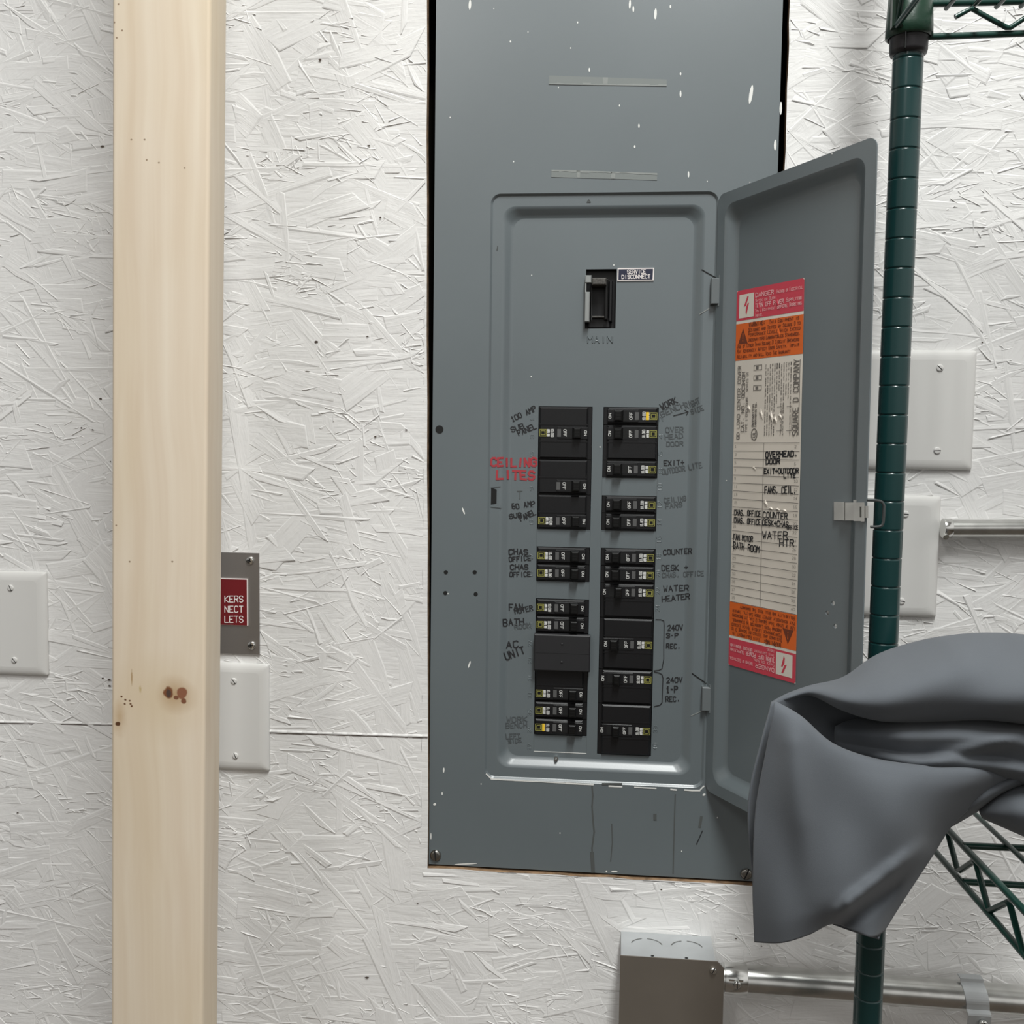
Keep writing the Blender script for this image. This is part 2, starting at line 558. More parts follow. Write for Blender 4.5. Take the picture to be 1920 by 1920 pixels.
def wall_back():
    mb = MB()
    # outline of the rough opening sawn for the panel
    hp = []
    for i in range(15):
        hp.append(at(801.5 - 1.0 * math.sin(i * 0.4) + random.uniform(-1.0, 1.0), -120 + (1628 + 120) * i / 14, WY))
    for i in range(1, 14):
        hp.append(at(804 + (1432 - 804) * i / 13, 1627 + (1662 - 1627) * (i / 13) + random.uniform(-1.2, 1.2), WY))
    for i in range(45):
        t = i / 44
        hp.append(at(1433 + (1484 - 1433) * t + random.uniform(-1.7, 1.7), 1662 + (-120 - 1662) * t, WY))
    X0, X1, Z0, Z1 = -2.5, 2.5, 0.0, 3.7
    outer = [V((X0, WY, Z0)), V((X1, WY, Z0)), V((X1, WY, Z1)), V((X0, WY, Z1))]
    mb.fill([outer, hp], 0)
    deep = [V((p.x, WY + 0.0115, p.z)) for p in hp]
    mb.loft([hp, deep], 1)
    zs = [p.z for p in hp]
    xs = [p.x for p in hp]
    hx0, hx1, hz0, hz1 = min(xs) - .06, max(xs) + .06, min(zs) - .06, max(zs) + .06
    # stud cavity behind the opening
    mb.fill([[V((hx0, WY + 0.0115, hz0)), V((hx1, WY + 0.0115, hz0)), V((hx1, WY + 0.0115, hz1)), V((hx0, WY + 0.0115, hz1))], deep], 2)
    a = [V((hx0, WY + 0.0115, hz0)), V((hx1, WY + 0.0115, hz0)), V((hx1, WY + 0.0115, hz1)), V((hx0, WY + 0.0115, hz1))]
    b = [V((p.x, 0.14, p.z)) for p in a]
    mb.loft([a, b], 2, cap1=True)

    def hole_left(z):
        return at(801.5, 900, WY).x
    hl = min(xs) - 0.0005
    hr0 = [(p.z, p.x) for p in hp[28:]]
    hb = min(zs)

    # strands pressed into the board
    strand = {}

    def flakes(N, Lr, Wr, hr_, tilt, bev, clump=False):
        cx = rng.uniform(-0.9, 0.75, N)
        cz = rng.uniform(-0.95, 0.68, N) + ZO
        if clump:                           # rough patches between the broad smooth strands
            c0 = rng.integers(0, N // 14, N)
            cx = cx[c0] + rng.normal(0, 0.018, N)
            cz = cz[c0] + rng.normal(0, 0.010, N)
        u = rng.uniform(0, 1, N)
        ang = np.where(u < 0.55, rng.normal(0.0, 0.22, N), np.where(u < 0.78, rng.normal(-0.72, 0.25, N), np.where(u < 0.9, rng.normal(0.6, 0.25, N), rng.normal(-1.25, 0.25, N))))
        ca, sa = np.cos(ang), np.sin(ang)
        Ls = rng.uniform(*Lr, N) / 2
        Ws = np.exp(rng.uniform(math.log(Wr[0]), math.log(Wr[1]), N)) / 2
        Ws = np.minimum(Ws, Ls * 0.45)
        h = rng.uniform(*hr_, N)
        tl, tw = rng.normal(0, tilt, N), rng.normal(0, tilt * 0.6, N)
        corners = []
        for sx, sz in ((-1, -1), (0.05, -1), (1, -1), (1, 1), (-0.05, 1), (-1, 1)):
            e = rng.uniform(0.5, 1.08, N) if abs(sx) == 1 else np.ones(N)
            g = rng.uniform(0.75, 1.1, N)
            corners.append((sx * Ls * e, sz * Ws * g, sx, sz))
        for i in range(N):
            bv = bev * rng.uniform(0.6, 1.4)
            o, inn = [], []
            ok = True
            sides = set()
            for (lx, lz, sx, sz) in corners:
                x, z = lx[i], lz[i]
                hh = h[i] + tl[i] * sx + tw[i] * sz
                wx, wz = cx[i] + x * ca[i] - z * sa[i], cz[i] + x * sa[i] + z * ca[i]
                xi, zi = x - sx * min(bv, Ls[i] * .5), z - sz * min(bv, Ws[i] * .7)
                ix, iz = cx[i] + xi * ca[i] - zi * sa[i], cz[i] + xi * sa[i] + zi * ca[i]
                o.append(V((wx, WY - min(hh - 0.0004, 0.0), wz)) if hh < 0.0004 else V((wx, WY - (hh - 0.00045), wz)))
                inn.append(V((ix, WY - hh, iz)))
            # keep clear of the opening
            for p in o + inn:
                if p.z > hb - 0.0005 and hl < p.x:
                    t = (p.z - hp[28].z) / (hp[-1].z - hp[28].z)
                    xr = hp[27].x + (hp[-1].x - hp[27].x) * max(0, min(1, t)) + 0.0012
                    if p.x < xr:
                        d = (p.x - hl, xr - p.x, p.z - hb)
                        k = d.index(min(d))
                        if min(d) > 0.02:
                            ok = False
                            break
                        sides.add(k)
                        if k == 0:
                            p.x = hl
                        elif k == 1:
                            p.x = xr
                        else:
                            p.z = hb
            bx_, bz_ = [p.x for p in o], [p.z for p in o]
            for (kx_, kz_) in ((hl, hb), (hp[28].x, hp[28].z)):
                if min(bx_) - .002 < kx_ < max(bx_) + .002 and min(bz_) - .002 < kz_ < max(bz_) + .002:
                    ok = False
            if not ok or len(sides) > 1:
                continue
            for p in o:
                p.y = min(p.y, WY + 0.0003)
            r1, r2, k0 = random.uniform(0, 50), random.uniform(0, 50), len(mb.v)
            for k, (lx, lz, sx, sz) in enumerate(corners):
                strand[k0 + k] = strand[k0 + k + 6] = (lx[i] + r1, lz[i] + r2, 0)
            mb.add(inn + o, [(0, 1, 2, 3, 4, 5)] + [(k, k + 6, (k + 1) % 6 + 6, (k + 1) % 6) for k in range(6)], 0)

    flakes(7000, (0.05, 0.16), (0.006, 0.036), (-0.00045, 0.0004), 0.00036, 0.0013)
    flakes(3400, (0.022, 0.08), (0.0025, 0.009), (-0.0003, 0.0005), 0.0004, 0.0012)
    flakes(6500, (0.007, 0.034), (0.0012, 0.0036), (-0.0002, 0.0007), 0.0004, 0.0009, True)
    # horizontal sheet joint with a paint ridge, left of the panel
    for (xa, ya, xb, yb) in ((-160, 1351, 203, 1357.5), (203, 1357.5, 520, 1372.5), (520, 1372.5, 802, 1381)):
        n = 30
        for k in range(n):
            t0, t1 = k / n, (k + 1) / n
            p0, p1 = at(xa + (xb - xa) * t0, ya + (yb - ya) * t0, WY), at(xa + (xb - xa) * t1, ya + (yb - ya) * t1, WY)
            hgt = 0.0011 + 0.0004 * math.sin(k * 2.1)
            prof = [(0.0024, 0), (0.0008, hgt), (-0.0002, hgt * 1.05), (-0.0008, 0.0002)]
            mb.loft([[V((p.x, WY - d, p.z + z)) for z, d in prof] for p in (p0, p1)], 0, closed=False)
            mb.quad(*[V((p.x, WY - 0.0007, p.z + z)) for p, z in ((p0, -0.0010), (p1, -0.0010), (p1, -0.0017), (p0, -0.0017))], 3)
    # dents and nail holes
    for (px, py, r) in ((600, 112, 5), (692, 273, 5), (713, 408, 4), (593, 641, 7), (689, 631, 5), (189, 748, 5), (153, 802, 4), (174, 806, 4),
                        (688, 1833, 6), (192, 274, 6), (33, 1524, 5), (1842, 642, 4), (207, 865, 3), (704, 819, 4), (762, 806, 4),
                        (1380, 1760, 4), (1428, 1774, 3), (205, 1275, 6), (205, 1286, 5), (193, 1272, 4), (783, 1694, 4), (1240, 1668, 3)):
        a0 = random.uniform(0, 6)
        pts = [(px + math.cos(a0 + k * 1.256) * r * random.uniform(.5, 1.2), py + math.sin(a0 + k * 1.256) * r * .6 * random.uniform(.5, 1.2)) for k in range(5)]
        mb.poly(lambda x, y: at(x, y, WY - 0.0012), [(px + (x_ - px) * .7, py + (y_ - py) * .7) for x_, y_ in pts], 3)
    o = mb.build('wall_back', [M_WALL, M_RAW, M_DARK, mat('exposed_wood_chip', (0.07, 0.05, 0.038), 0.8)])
    av = o.data.attributes.new('strand', 'FLOAT_VECTOR', 'POINT')
    arr = np.array([[v.x, v.z, 0.0] for v in mb.v], dtype=np.float32)
    for k, v in strand.items():
        arr[k] = v
    av.data.foreach_set('vector', arr.ravel())
    return tag(o, 'white painted strand board wall with a sawn opening for the electrical panel', 'wall', kind='structure')


wall_back()
mb = MB()
mb.box(-2.5, 2.5, -5.0, WY, -0.05, 0.0)
tag(mb.build('floor', M_FLOOR), 'brown floor in front of the white wall', 'floor', kind='structure')
mb = MB()
mb.box(-2.5, 2.5, -5.0, WY, 3.5, 3.55)
tag(mb.build('ceiling', M_CEIL), 'white ceiling above the wall', 'ceiling', kind='structure')

# ------------------------------------------------------------------ lumber post
POST_Y = -0.233
pa, pb = at(209.5, 20, POST_Y), at(207.5, 1900, POST_Y)
POST_O = V((pb.x, POST_Y, 0.0))


def lumber_post():
    mb = MB()
    sl = (pa.x - pb.x) / (pa.z - pb.z)
    W_, D_, r = 0.0889, 0.038, 0.0035

    def ring(z):
        x0 = pb.x + sl * (z - pb.z)
        out = []
        for cx, cy, a0 in ((x0 + W_ - r, POST_Y + D_ - r, 0), (x0 + r, POST_Y + D_ - r, 90), (x0 + r, POST_Y + r, 180), (x0 + W_ - r, POST_Y + r, 270)):
            for k in range(5):
                a = math.radians(a0 + 22.5 * k)
                out.append(V((cx + r * math.cos(a), cy + r * math.sin(a), z)))
        return out
    mb.loft([ring(z) for z in (0.0, 0.9, 1.8, 2.7, 3.5)], 0, True, True, True)
    o = mb.build('lumber_post', wood_material())
    o.data.transform(Matrix.Translation(-POST_O))
    o.location = POST_O
    return tag(o, 'pale pine lumber post with dark knots standing in front of the white wall', 'post')


lumber_post()

# ------------------------------------------------------------------ electrical panel
YF = 0.010                                   # dead-front face behind the cover plane
PANEL = empty('electrical_panel', at(1110, 1640, 0), 'grey electrical breaker panel with its door standing open in the white wall', 'electrical panel')


def kx(X, Y=YF):
    return CP.x + (X - CP.x) * (Y - CP.y) / (0 - CP.y)


PITCH_Z = 0.01905 * (YF - CP.y) / (0 - CP.y)


def row_z(r):
    return CP.z + (ZO - r * 0.01905 - CP.z) * (YF - CP.y) / (0 - CP.y)


L0, L1, R0, R1 = kx(-0.0333), kx(0.0250), kx(0.0367), kx(0.0957)
HOLES = [(L0, L1, 0, 7), (L0, L1, 8, 10), (L0, L1, 11, 19), (R0, R1, 0, 4), (R0, R1, 5, 7), (R0, R1, 8, 20)]
SC = lambda x, y: at(x, y, -0.00025)          # on the flat outer cover
PROF_I = [0, .0006, .0016, .0024, .0128, .0140, .0165, .0205, .0230, .0245, 1]
PROF_Y = [0, .0004, .0022, .0027, .0029, .0031, .0046, .0080, .0096, .010, .010]


def SF(x, y, off=.0004):
    """point on the pressed front of the cover seen at a pixel"""
    Y = YF
    for _ in range(4):
        p = at(x, y, Y)
        i = min(p.x - OX0, OX1 - p.x, p.z - OZ0, OZ1 - p.z)
        Y = float(np.interp(max(i, 0), PROF_I, PROF_Y))
    return at(x, y, Y - off)


SF.sub = 3
OX0, OX1, OZ0, OZ1 = -0.0881, 0.1531, -0.4145 + ZO, 0.2263 + ZO


def cover():
    mb = MB()
    q = [at(804, 1620, 0), at(1417, 1652.5, 0), at(1476, -250, 0), at(820, -250, 0)]
    r1 = rrect(OX0, OX1, OZ0, OZ1, 0.011, 0.0)
    mb.fill([q, r1], 0)
    mb.loft([q, [p + V((0, 0.0016, 0)) for p in q]], 0)

    def rr(i, y, r):
        return rrect(OX0 + i, OX1 - i, OZ0 + i, OZ1 - i, r, y)
    seq = [r1, rr(.0006, .0004, .0105), rr(.0016, .0022, .0095), rr(.0024, .0027, .009)]
    mb.loft(seq, 0, True)
    seq = [seq[-1], rr(.0128, .0029, .014)]
    mb.loft(seq, 0, False)
    seq = [rr(.0128, .0029, .014), rr(.0140, .0031, .014), rr(.0165, .0046, .0135), rr(.0205, .0080, .0125), rr(.0230, .0096, .012), rr(.0245, YF, .012)]
    mb.loft(seq, 0, True)
    holes = []
    for (x0, x1, a, b) in HOLES:
        holes.append([V((x0, YF, row_z(b))), V((x1, YF, row_z(b))), V((x1, YF, row_z(a))), V((x0, YF, row_z(a)))])
    holes.append([at(1096.5, 616.5, YF), at(1153.8, 616, YF), at(1156.4, 504.5, YF), at(1099, 505, YF)])
    # strike slot of the door latch
    holes.append([at(920.5, 946, .0029), at(931, 944, .0029), at(931.5, 918, .0029), at(921, 914, .0029)])
    lat = holes.pop()
    mb.fill([seq[-1]] + holes, 0)
    for h in holes:
        mb.loft([h, [p + V((0, 0.0013, 0)) for p in h]], 0)
    mb.add([p + V((0, -0.0004, 0)) for p in lat], [(0, 1, 2, 3)], 7)
    mb.stroke(lambda x, y: at(x, y, .0020), [(921, 913.5), (938, 911)], 2.0, 8)
    mb.stroke(lambda x, y: at(x, y, .0020), [(921, 949), (939, 951)], 3.0, 8)
    # score lines of the twist-outs left in place
    for (x0, x1, r) in ((L0, L1, 7), (L0, L1, 10), (L0, L1, 19), (R0, R1, 4), (R0, R1, 7)):
        for x in (x0, x1):
            mb.box(x - .0002, x + .0002, YF - .0002, YF, row_z(r + 1), row_z(r), 6)
        mb.box(x0, x1, YF - .0003, YF, row_z(r) - .0006, row_z(r), 0)
    mb.box(L0, L1, YF - .0003, YF, row_z(20) - .0003, row_z(20) + .0003, 4)
    # embossed lettering
    mb.ridge = .0008
    text(mb, lambda x, y: at(x, y, YF), 'MAIN', 1102, 643, 12, 46, 0, 2.2, 0)
    mb.ridge = .0004
    for k in range(20):
        if k in (4, 5, 6, 7, 8):
            text(mb, lambda x, y: at(x, y, YF), str(2 * k + 2), 1243.5 - k * .55, 790 + 32.6 * k, 8, 13, 90, 1.2, 0)
        elif k not in (12, 13, 14, 15, 16, 17):
            text(mb, lambda x, y: at(x, y, YF), str(2 * k + 2), 1243.0 - k * .6, 790 + 32.4 * k, 7, 12, 90, 1.0, 0)
        if k not in (7, 10):
            text(mb, lambda x, y: at(x, y, YF), str(2 * k + 1), 1001 - k * .3, 790 + 32.4 * k, 6, 10, 90, 0.9, 0)
    mb.ridge = 0
    # marker lettering: text, x, y, height, width, angle, ink, stroke
    B_, G_, R_ = 1, 2, 3
    for (s, x, y, h, w, a, ink, lw) in (
            ('100 AMP', 961, 791, 9.5, 50, 26, B_, 1.7), ('SUB', 960, 810, 9, 24, 20, B_, 1.7), ('PANEL', 973, 817, 10, 36, 24, B_, 1.8),
            ('CEILING', 921, 874, 15, 84, 0, R_, 3.8), ('LITES', 932, 898, 15.5, 69, -1, R_, 4.0),
            ('60 AMP', 961, 954.5, 9.5, 42, 8, B_, 1.8), ('SUB', 956, 972.5, 8, 22, 10, B_, 1.8), ('PANEL', 977, 977, 10, 31, 24, B_, 1.8),
            ('CHAS', 954.5, 1039.5, 9.5, 35, 0, B_, 2.2), ('OFFICE', 955, 1052.7, 8.5, 40, 3, B_, 1.9),
            ('CHAS', 957, 1068, 9, 33, 0, B_, 2.1), ('OFFICE', 956, 1081.5, 8.5, 38, 2, B_, 1.7),
            ('FAN', 955, 1143.5, 11, 25, 0, B_, 2.1), ('MOTER', 966, 1151, 9, 34, 12, B_, 1.8),
            ('BATH', 944, 1173, 12, 38, 2, B_, 2.0), ('ROOM', 966, 1180.5, 8.5, 29, 10, G_, 1.5),
            ('AC', 950, 1215, 12, 22, 4, B_, 2.2), ('UNIT', 949, 1237, 14, 38, 18, B_, 2.2),
            ('WORK', 950, 1353, 9, 38, 0, G_, 1.6), ('BENCH', 949, 1365, 9, 39, 2, G_, 1.5), ('LEFT', 949, 1385.5, 9, 26, 2, G_, 1.8), ('SIDE', 954, 1394, 8, 24, 6, G_, 1.6),
            ('WORK', 1241.5, 768, 11, 32, 24, B_, 1.9), ('BENCH', 1241.5, 782, 10, 48, 24, G_, 1.6), ('RIGHT', 1287, 766, 11, 28, 20, G_, 1.6), ('SIDE', 1297, 776, 9, 24, 18, G_, 1.6),
            ('OVER', 1248.5, 811, 9, 33, 3, G_, 1.5), ('HEAD', 1247.5, 824, 9, 33, 5, G_, 1.4), ('DOOR', 1250, 837, 8, 31, 3, G_, 1.4),
            ('EXIT+', 1245, 873, 9, 38, 2, B_, 1.7), ('OUTDOOR LITE', 1242.5, 890, 9.5, 75, 11, G_, 1.8),
            ('CEILING', 1246, 942.5, 8.5, 41, 6, G_, 1.6), ('FANS', 1248.5, 953.5, 9, 31, 6, G_, 1.6),
            ('COUNTER', 1244, 1040, 9, 53, 3, B_, 1.6), ('DESK +', 1241.5, 1070.5, 10, 48, 2, B_, 1.6), ('CHAS. OFFICE', 1242.5, 1082.8, 8.5, 77, 3, G_, 1.6),
            ('WATER', 1244, 1108.7, 10, 47, 2, B_, 1.6), ('HEATER', 1241.5, 1128, 10, 52, 6, B_, 1.7),
            ('240V', 1252, 1182, 9, 28, 3, B_, 1.8), ('3-P', 1249.5, 1196.5, 8.5, 22, 2, B_, 1.8), ('REC.', 1249.5, 1215.3, 8.5, 26, 0, B_, 1.7),
            ('240V', 1250, 1280, 9, 29, 2, B_, 1.8), ('1-P', 1250, 1298, 11, 20, 0, B_, 2.4), ('REC.', 1248.5, 1315, 9, 26, 0, B_, 1.8)):
        text(mb, SF, s, x, y, h, w, a, lw, ink, 0.07)
    Z2 = lambda pts: [(900 + .2396 * x, 1020 + .2396 * y) for x, y in pts]
    mb.stroke(SF, Z2([(1375, 592), (1415, 593), (1438, 602), (1441, 640), (1438, 780), (1438, 900), (1425, 975), (1400, 988), (1362, 992)]), 1.6, 1)
    mb.stroke(SF, Z2([(1364, 1001), (1400, 1008), (1425, 1022), (1432, 1050), (1428, 1150), (1425, 1240), (1410, 1260), (1364, 1272)]), 1.6, 1)
    mb.stroke(SF, [(1263, 779.5), (1290.5, 772.3)], 1.5, 1)
    mb.stroke(SF, [(1284, 769), (1290.5, 772.3), (1287, 778.5)], 1.5, 1)
    # paint specks and runs
    for (px, py, l, w, a) in ((881, 9, 19, 5, 3), (1181, 8, 18, 4, 3), (1187.5, 17, 12, 3.4, 0), (1229, 26, 21, 5, 3), (1257, 12.5, 7, 3, 0), (957, 78, 4, 3, 0),
                              (1083, 42, 4, 2.5, 0), (1105, 131, 8, 3, 0), (1408, 177, 37, 6.5, 9), (1276, 138.5, 6, 3, 0), (1276, 176, 13, 3.4, 0), (1464, 203, 25, 5, 2),
                              (1453.5, 272, 21, 5, 2), (1291, 327, 12, 3, 0), (1161.5, 198, 4, 2.4, 0), (1198, 236, 8, 3, 0), (1190, 275, 6, 3, 0), (844, 220, 3, 2.4, 0),
                              (963, 303, 3, 2.4, 0), (1123, 329, 9, 2.6, 0), (990, 60, 2.5, 2, 0), (1047, 164, 3, 2, 0), (926, 16, 2.5, 2, 0), (1326, 340, 3, 2, 0), (1070, 90, 3, 2, 0),
                              (832, 1444, 10, 3, 3), (829, 1488, 6, 2.5, 0), (880, 1246, 14, 3, 18), (869, 958, 14, 3, -20), (815, 1508, 6, 5, 60), (902, 1470, 3, 2, 0), (1050, 1562, 3, 2, 0), (1137, 1634, 4, 3, 0), (1152, 1634, 12, 3, 90),
                              (873, 1620, 44, 2.2, 88), (1320, 1490, 6, 4, 60), (1278, 1596, 3, 2, 0), (1345, 1533, 3, 2, 0), (840, 1113, 3, 2, 0), (808, 1568, 13, 2, 0)):
            ca, sa = math.cos(math.radians(a)), math.sin(math.radians(a))
            pts = []
            for k in range(10):
                t = 2 * math.pi * k / 10
                ex, ey = w / 2 * math.cos(t), l / 2 * math.sin(t)
                pts.append((px + ex * ca + ey * sa * -1, py + ex * sa + ey * ca))
            mb.poly(SC, pts, 4)
    for (px, py, r) in ((1151, 497, 1.4), (997, 516, 1.2), (996, 706, 1.2), (1125, 838, 1.3)):
        mb.poly(SF, [(px + r * math.cos(t), py + r * 1.2 * math.sin(t)) for t in (0, 1, 2, 3, 4, 5)], 4)
    # chipped bare edge of the lower door recess
    for (xa, ya, xb, yb, w) in ((912, 1451, 921, 1460, 2.4), (921, 1460.5, 965, 1463, 2.6), (965, 1463.5, 1062, 1468.5, 2), (1062, 1468.5, 1112, 1471, 3), (1142, 1474, 1166, 1475, 3), (1190, 1476, 1230, 1478, 2.4), (1258, 1480, 1268, 1481, 3), (1284, 1481, 1312, 1482, 3), (1312, 1482, 1320, 1474, 2.4)):
        mb.stroke(SC, [(xa, ya), ((xa + xb) / 2, (ya + yb) / 2 + random.uniform(-.5, .5)), (xb, yb)], w, 4)
    # drips and scuffs under the door
    mb.stroke(SC, [(1110, 1474), (1111.5, 1492), (1110, 1512), (1112, 1540), (1114, 1560), (1110, 1590), (1111, 1615), (1113, 1634)], 3.0, 5)
    mb.stroke(SC, [(1110, 1600), (1112, 1634)], 7.0, 5)
    mb.stroke(SC, [(1147, 1545), (1148, 1580), (1145, 1615)], 2.0, 5)
    mb.stroke(SC, [(1266, 1490), (1264, 1560), (1262, 1638)], 2.2, 5)
    mb.stroke(SC, [(1228, 1528), (1228, 1536)], 6, 5)
    mb.stroke(SC, [(1315, 1532), (1312, 1550)], 5, 5)
    mb.stroke(SC, [(1317, 1558), (1306, 1583)], 1.8, 1)
    mb.stroke(SC, [(1130, 1470), (1165, 1470)], 4, 5)
    mb.stroke(SF, [(975, 921), (975, 935)], 1.6, 5)
    mb.stroke(SF, [(970, 921), (979, 921)], 1.4, 5)
    mb.stroke(lambda x, y: at(x, y, .0024), [(1101, 379), (1104, 374), (1107, 379), (1101, 379)], 1.8, 5)
    mb.stroke(lambda x, y: at(x, y, .0024), [(933, 462), (932, 469)], 2.0, 5)
    # pressed slits beside the hinges
    for (xs_, ys_, xe_, ye_, w_, m_) in ((1316, 506, 1343, 521, 2.0, 7), (1298, 1263, 1324, 1281, 2.0, 7), (1312, 589, 1330, 578, 1.6, 9), (1296, 1342, 1316, 1333, 1.6, 9)):
        mb.stroke(SF, [(xs_ + (xe_ - xs_) * k / 8, ys_ + (ye_ - ys_) * k / 8) for k in range(9)], w_, m_)
    # open pilot holes in the cover
    for (px, py, r) in ((836, 1073, 4), (890, 1073, 4), (835, 1112, 4), (892, 1114, 4), (824, 805, 5.5)):
        mb.poly(SC, [(px + r * math.cos(t * .524), py + r * math.sin(t * .524)) for t in range(12)], 7)
    mb.disc(at(824, 805, 0), (0, -1, 0), 0.0044, 0.0005, 18, 7, False)
    return mb.build('cover', [M_PANEL, M_INK, M_FADE, M_RED, M_SPECK, M_DRIP, mat('scored_paint', (0.10, 0.115, 0.12), 0.5), M_HOLE, M_PANEL, M_TAPE2], PANEL)


cover()

# box behind the cover
mb = MB()
ex0, ex1, ez0, ez1 = -0.135, 0.195, ZO - 0.49, ZO + 0.44
for (y0, y1) in ((0.018, 0.13),):
    a = [V((ex0, y0, ez0)), V((ex1, y0, ez0)), V((ex1, y0, ez1)), V((ex0, y0, ez1))]
    b = [V((p.x, y1, p.z)) for p in a]
    mb.loft([a, b], 0, cap1=True)
mb.build('enclosure_box', mat('dark_enclosure_paint', (0.03, 0.033, 0.035), 0.6), PANEL)


def slot_screw(parent, px, py, Y, r, h, ang, m=None, name='screw', nrm=(0, -1, 0), phillips=False, pos=None, label=None):
    c = pos or at(px, py, Y)
    mb = MB()
    n = V(nrm).normalized()
    a = n.orthogonal().normalized()
    b = n.cross(a)
    prof = [(r, 0), (r, h * .45), (r * .92, h * .72), (r * .78, h * .92), (r * .6, h), (r * .02, h)]
    mb.loft([[c + n * y + (a * math.cos(2 * math.pi * k / 20) + b * math.sin(2 * math.pi * k / 20)) * q for k in range(20)] for q, y in prof], 0, True)
    ca, sa = math.cos(ang), math.sin(ang)
    d, e = a * ca + b * sa, -a * sa + b * ca
    for (u, w) in (((d, e), (e, d)) if phillips else ((d, e),)):
        k = .58 if phillips else .84
        t = c + n * (h * 1.02)
        mb.quad(t - u * r * k - w * r * .12, t + u * r * k - w * r * .12, t + u * r * k + w * r * .12, t - u * r * k + w * r * .12, 1)
        for sg in ((1, -1) if not phillips else ()):
            f = c + u * (sg * r * 1.0) + n * (h * .5)
            g = t + u * (sg * r * k)
            mb.quad(g - w * r * .12, f - w * r * .12, f + w * r * .12, g + w * r * .12, 1)
    o = mb.build(name, [m or M_CHROME, M_HOLE], parent)
    if label:
        o['label'] = label
    return o


slot_screw(PANEL, 817, 1603, 0, 0.0062, 0.0035, 0.9, mat('worn_steel_screw', (0.30, 0.29, 0.27), 0.35, metal=1.0), 'cover_screw')
slot_screw(PANEL, 1399, 1638, 0, 0.0062, 0.0035, 0.4, MATS['worn_steel_screw'], 'cover_screw')
mb = MB()
c = at(1043, 1420, YF)
mb.tube([c, c + V((0, -.005, 0))], .0022, 10)
mb.tube([c + V((0, -.005, 0)), c + V((0, -.0075, -.001))], .0014, 8)
mb.build('rivet', M_CHROME, PANEL)

# tape strips left on the cover
for (pts, laps) in (([(1029.5, 141.5), (1250, 149), (1250, 161.5), (1029, 158)], [(1130, 145, 1140, 158)]),
                    ([(1034, 318, ), (1232.5, 324.5), (1232, 338), (1033.5, 332)], [(1081, 320, 1088, 333), (1145, 322, 1154, 335)])):
    mb = MB()
    S = lambda x, y: at(x, y, -0.0004)
    mb.poly(S, pts, 0)
    S2 = lambda x, y: at(x, y, -0.0006)
    for (a, b, c_, d) in laps:
        mb.poly(S2, [(a, b), (c_, b + .3), (c_ - 1, d), (a + 1, d)], 1)
    top = len(laps) == 2
    e0, e1 = (pts[0], pts[1]) if top else (pts[3], pts[2])
    n = 14
    for k in range(n):
        t0, t1 = k / n, (k + 1) / n
        yy = lambda t: e0[1] + (e1[1] - e0[1]) * t
        xx = lambda t: e0[0] + (e1[0] - e0[0]) * t
        s_ = 1 if top else -1
        mb.poly(S2, [(xx(t0), yy(t0)), (xx(t1), yy(t1)), (xx(t1), yy(t1) + s_ * random.uniform(1.5, 4)), (xx(t0), yy(t0) + s_ * random.uniform(1.5, 4))], 1)
    mb.build('tape_strip', [M_TAPE, M_TAPE2], PANEL)

# small engraved plate beside the main breaker
mb = MB()
S = lambda x, y: at(x, y, YF - 0.0014)
mb.poly(S, [(1158, 503), (1226.7, 502), (1225.6, 525.8), (1157.4, 526.4)], 0)
a = [S(1158, 503), S(1226.7, 502), S(1225.6, 525.8), S(1157.4, 526.4)]
mb.loft([a, [p + V((0, .0013, 0)) for p in a]], 0)
S = lambda x, y: at(x, y, YF - 0.0016)
mb.poly(S, [(1160, 505), (1224.5, 504), (1223.5, 523.8), (1159.5, 524.5)], 1)
S = lambda x, y: at(x, y, YF - 0.0018)
text(mb, S, 'SERVICE', 1176.5, 513.0, 6.6, 34, 1, 1.2, 0)
text(mb, S, 'DISCONNECT', 1166.0, 522.6, 6.8, 53, 1, 1.2, 0)
mb.build('name_plate', [M_SIGNWHITE, M_NAVY], PANEL)['label'] = 'small navy plate reading SERVICE DISCONNECT'


